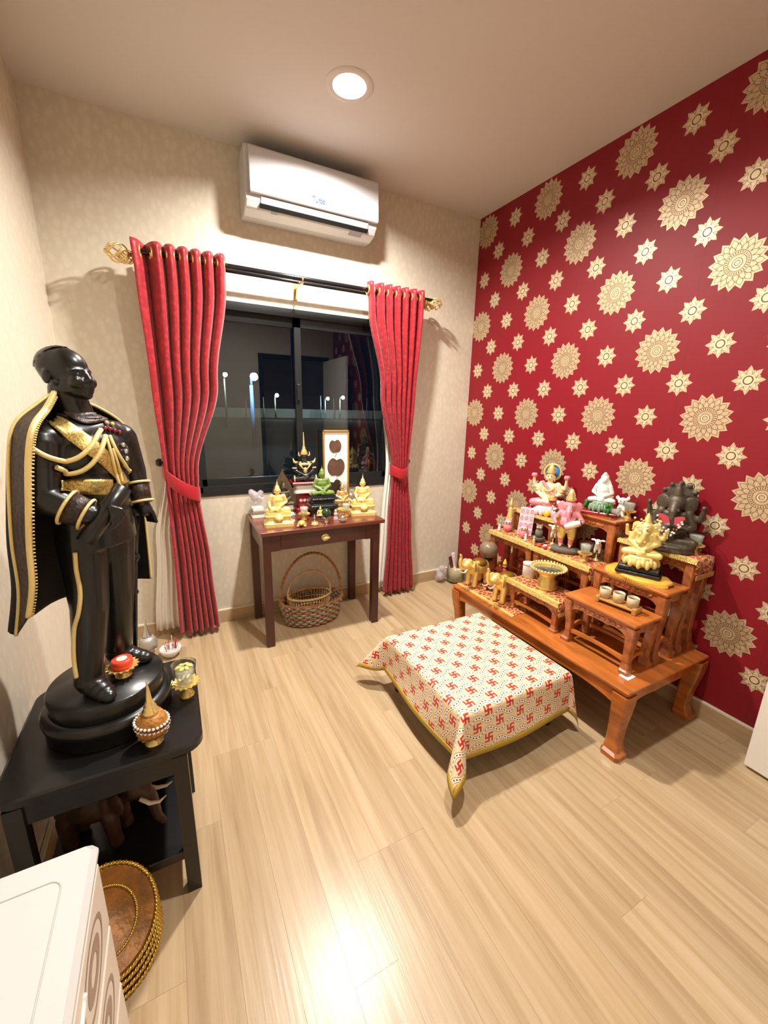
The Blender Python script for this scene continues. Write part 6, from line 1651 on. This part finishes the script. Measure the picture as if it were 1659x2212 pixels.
# owls, cone, card and trinkets on the far table
ow = thing('pink_owl', 'round pink owl figurine next to the golden cone', 'figurine', (-0.255, -0.800, Z6A+0.003), math.radians(-55), group='pink owls')
m = MB(); m.ball((0, 0, 0.030), (0.029, 0.027, 0.031), 16, 12); m.ball((0, -0.002, 0.062), (0.023, 0.021, 0.019), 14, 10)
for q in (-1, 1): m.cap((q*0.014, 0, 0.074), 0.007, (q*0.019, 0, 0.090), 0.003)
obj('body', remesh(m, 'owl_pink_body', 'pink', 0.003, 2), ow)
for q in (-1, 1):
    MB().lathe([(0.0, -0.024), (0.009, -0.024), (0.009, -0.018), (0, -0.018)], (q*0.0095, 0, 0.064), 12, ax='y').build('eye_disc', 'bead_white', ow)
    MB().ball((q*0.0095, -0.024, 0.064), 0.0042, 8, 6).build('pupil', 'eye_black', ow)
MB().lathe([(0.005, -0.020), (0.0, -0.031)], (0, 0, 0.056), 8, ax='y').build('beak', 'yellow', ow)
dup(ow, (-0.270, -0.945, Z6A+0.003), math.radians(-55), 'round pink owl figurine in front of the banknote card')
og = thing('grey_owl_bowl', 'grey owl figurine perched on a dark stone bowl', 'figurine', (-0.240, -1.030, Z6A+0.003), math.radians(-55))
MB().lathe([(0.026, 0), (0.034, 0.010), (0.038, 0.026), (0.034, 0.030), (0.028, 0.024), (0, 0.022)], n=24).build('bowl', 'grey_stone', og)
m = MB(); m.ball((0, 0.006, 0.052), (0.022, 0.020, 0.030), 14, 10); m.ball((0, 0.002, 0.085), (0.019, 0.017, 0.015), 14, 10)
for q in (-1, 1): m.cap((q*0.012, 0, 0.094), 0.006, (q*0.017, 0, 0.108), 0.002)
obj('owl', remesh(m, 'owl_grey_body', 'owl_grey', 0.003, 2), og)
for q in (-1, 1): MB().ball((q*0.008, -0.016, 0.087), 0.0045, 8, 6).build('eye', 'bead_white', og)
cn_ = thing('golden_cone', 'tall golden folded cone with ball tip at the far table corner', 'ornament', (-0.210, -0.765, Z6A+0.003))
MB().lathe([(0.032, 0), (0.034, 0.006), (0.026, 0.016), (0.030, 0.030), (0.026, 0.055), (0.012, 0.135), (0.008, 0.148), (0, 0.149)], n=18).build('cone', 'gold_bright', cn_)
MB().lathe([(0.006, 0.147), (0.015, 0.158), (0.015, 0.170), (0.006, 0.188), (0.001, 0.205), (0, 0.206)], n=16).build('bud_tip', 'gold_pale', cn_)
card = thing('banknote_card', 'tilted card covered with pink banknotes between the owls', 'card', (-0.235, -0.915, Z6A+0.003), math.radians(-58))
tl_ = Matrix.Rotation(math.radians(-18), 4, 'X')
b = MB(); b.M = tl_; b.box(-0.042, 0.042, 0.0, 0.004, 0.004, 0.175); b.build('backing', 'paper_white', card)
for r_ in range(4):
    for c_ in range(3):
        b = MB(); b.M = tl_; x = -0.028+0.028*c_; z = 0.025+0.042*r_; b.box(x-0.013, x+0.013, -0.0016, 0.0, z-0.019, z+0.019); nb = b.build('banknote', 'banknote', card)
        b = MB(); b.M = tl_; b.rings([[(x+0.008*k2*math.cos(a), -0.0022, z+0.011*k2*math.sin(a)) for a in [2*PI*i/14 for i in range(14)]] for k2 in (1, 0.7)], True, False); b.build('portrait_oval', 'note_ink', nb)
for i, (x, y, c_, lab) in enumerate(((-0.295, -0.765, 'porcelain', 'tiny white figurine at the far left table corner'), (-0.300, -0.990, 'porcelain', 'tiny white figurine at the runner edge by the owl bowl'), (-0.29, -1.045, 'gold_pale', 'tiny golden figurine at the near end of the owl table'))):
    t = thing('tiny_figurine', lab, 'figurine', (x, y, Z6A+0.003), group='tiny figurines'); MB().lathe([(0.010, 0), (0.009, 0.008), (0.006, 0.012), (0.009, 0.022), (0.004, 0.028)], n=12).build('body', c_, t); MB().ball((0, 0, 0.034), 0.0075, 10, 8).build('head', c_, t)
for i, (c_, wd2) in enumerate((('wax_red', 'red'), ('bead_white', 'white'), ('pink_deep', 'deep pink'), ('gold_pale', 'pale gold'))):
    tag(MB().ball((0, 0, 0.009), (0.014, 0.012, 0.009), 9, 6).build('trinket_bead', c_, None, (-0.315+0.022*(i % 2), -1.108-0.020*i, Z6+0.003)), 'small %s trinket lying left of the standing pink figure' % wd2, 'trinket', 'trinkets by the pink figure')
# bowl, tin on the low table
bw = thing('golden_pedestal_bowl', 'large golden pedestal bowl with beaded rim on the lowest table', 'bowl', (-0.425, -1.275, Z7+0.003))
MB().lathe([(0.050, 0), (0.054, 0.008), (0.044, 0.016), (0.046, 0.04), (0.036, 0.05), (0.040, 0.062), (0.034, 0.068), (0.060, 0.092), (0.084, 0.108), (0.088, 0.112), (0.078, 0.112), (0.066, 0.102), (0, 0.096)], n=36).build('bowl', 'gold_bright', bw)
for i in range(34):
    a = 2*PI*i/34; MB().ball((0.087*math.cos(a), 0.087*math.sin(a), 0.114), 0.0068, 8, 6).build('rim_bead', 'gold_pale', bw)
MB().lathe([(0.0, 0.1065), (0.072, 0.1065), (0.072, 0.1075), (0, 0.1075)], n=30).build('water', 'mirror_water', bw)
tn = thing('printed_tin', 'small pale printed tin standing on the lowest table', 'tin', (-0.405, -1.135, Z7+0.003), math.radians(-40))
MB().lathe([(0.031, 0), (0.034, 0.003), (0.034, 0.084), (0.031, 0.088), (0, 0.088)], n=24, sy=0.7).build('tin', 'tin_print', tn); MB().lathe([(0.035, 0.072), (0.035, 0.087), (0.0, 0.0895)], n=24, sy=0.72).build('lid', 'white_enamel', tn)
# three tea cups on a bamboo tray
ty = thing('bamboo_cup_tray', 'narrow bamboo tray carrying three tea cups', 'tray', (-0.425, -1.655, Z1), math.radians(8))
MB().box(-0.028, 0.028, -0.088, 0.088, 0.012, 0.022, 0.003).build('board', 'tray_bamboo', ty)
for y in (-0.078, 0.078): MB().box(-0.030, 0.030, y-0.009, y+0.009, 0, 0.028, 0.003).build('foot', 'tray_bamboo', ty)
for i, lab in enumerate(('beige tea cup on the bamboo tray, nearest the camera', 'beige tea cup on the bamboo tray, in the middle', 'beige tea cup on the bamboo tray, farthest from the camera')):
    p_ = Matrix.Rotation(math.radians(8), 4, 'Z') @ Vector((0, -0.058+0.058*i, 0.022))
    t = thing('tea_cup', lab, 'cup', Vector((-0.425, -1.655, Z1))+p_, group='three tea cups')
    MB().lathe([(0.017, 0), (0.021, 0.003), (0.0235, 0.02), (0.024, 0.044), (0.0215, 0.044), (0.021, 0.022), (0.018, 0.007), (0, 0.006)], n=24).build('cup', 'ceramic_beige', t)
    MB().lathe([(0.0, 0.034), (0.0208, 0.034), (0.0208, 0.035), (0, 0.035)], n=20).build('tea', 'tea_liquid', t)
# golden elephants, stool, gourd and candle jar at the far end
el = thing('golden_elephant', 'golden elephant with raised trunk at the far end of the platform', 'elephant figure', (-0.480, -0.805, PZ0+0.009), math.radians(-82), group='golden elephants', scale=0.195)
m = MB(); elephant_form(m, True); obj('body', remesh(m, 'elephant_gold', 'gold_bright', 0.024, 2), el)
m = MB(); tusks(m); m.build('tusks', 'ivory', el)
m = MB(); m.ball((0, 0.06, 0.70), (0.235, 0.26, 0.16), 16, 10); obj('saddle_cloth', remesh(m, 'saddle', 'gold_dark', 0.02, 1), el)
dup(el, (-0.480, -1.045, PZ0+0.009), math.radians(-82), 'golden elephant with raised trunk nearer the pedestal bowl')
ss = thing('small_dark_stool', 'small dark wooden stool between the golden elephants', 'stool', (-0.430, -0.930, PZ0+0.003))
MB().box(-0.055, 0.055, -0.045, 0.045, 0.062, 0.076, 0.003).build('seat', 'dark_wood', ss)
for x in (-0.042, 0.042):
    for y in (-0.033, 0.033): MB().lathe([(0.009, 0), (0.007, 0.02), (0.011, 0.045), (0.009, 0.062)], (x, y, 0), 10).build('leg', 'dark_wood', ss)
gp = thing('gourd_stand', 'small dark round stand behind the far golden elephant', 'stand', (-0.385, -0.785, PZ0+0.003))
MB().lathe([(0.032, 0), (0.034, 0.008), (0.016, 0.02), (0.014, 0.13), (0.030, 0.145), (0.032, 0.155), (0, 0.155)], n=18).build('stand', 'dark_wood', gp)
gr = thing('polished_gourd', 'polished brown round gourd by the far corner of the altar', 'gourd', (-0.385, -0.785, PZ0+0.158))
MB().lathe([(0.014, 0), (0.045, 0.018), (0.058, 0.05), (0.054, 0.08), (0.03, 0.102), (0.006, 0.108), (0, 0.109)], n=26).build('gourd', 'gourd', gr); MB().tube([(0, 0, 0.107), (0.004, 0, 0.118)], [0.004, 0.002], 6).build('stem', 'dark_wood', gr)
rf = thing('red_dress_figurine', 'small red and yellow figurine under the owl table', 'figurine', (-0.300, -0.850, PZ0)); MB().lathe([(0.022, 0), (0.024, 0.02), (0.013, 0.06), (0.018, 0.085), (0.007, 0.10)], n=16).build('dress', 'pink_deep', rf); MB().ball((0, 0, 0.115), 0.014, 12, 8).build('head', 'skin_cream', rf); MB().lathe([(0.016, 0.122), (0.012, 0.135), (0.002, 0.16), (0, 0.161)], n=12).build('hat', 'yellow', rf)
cj = thing('candle_jar', 'big glass jar candle with wrapped sticks on the floor in the far corner', 'candle jar', (-0.095, -0.105, 0))
MB().lathe([(0.066, 0), (0.070, 0.006), (0.068, 0.012), (0.068, 0.150), (0.065, 0.150), (0.065, 0.014), (0, 0.012)], n=28).build('jar', 'clear_glass', cj)
MB().lathe([(0.0, 0.0145), (0.063, 0.0145), (0.063, 0.120), (0, 0.120)], n=28).build('wax', 'candle_cream', cj)
mat('wrap_maroon', hx('6a2a30'), 0.5)
for i, (x, y, a, c_) in enumerate(((-0.03, 0.01, -0.25, 'wrap_maroon'), (0.015, -0.01, 0.08, 'wrap_maroon'), (0.035, 0.015, 0.2, 'bag_plastic'), (-0.005, 0.02, -0.1, 'paper_white'))):
    b = MB(); b.M = Matrix.Translation((x, y, 0.122)) @ Matrix.Rotation(a, 4, 'Y'); b.box(-0.014, 0.014, -0.006, 0.006, 0, 0.105+0.02*(i % 2), 0.002); b.build('wrapped_stick', c_, cj)
pb = thing('floor_plastic_bag', 'crumpled clear plastic bag on the floor beside the candle jar', 'bag', (-0.205, -0.075, 0)); random.seed(12); m = MB()
for i in range(8): m.ball((random.uniform(-0.025, 0.025), random.uniform(-0.02, 0.02), 0.035+random.random()*0.11), random.uniform(0.025, 0.036), 7, 5, smooth=False)
m.build('bag', 'bag_plastic', pb)
sh = MB().prism([(-0.532, 0), (-0.480, 0), (-0.480, 0.003), (-0.532, 0.001)], -1.812, -1.772, 'y').build('paper_shim', 'paper_white', None, (0, 0, PZ0)); tag(sh, 'folded white paper under the near foot of the teacup table', 'paper')
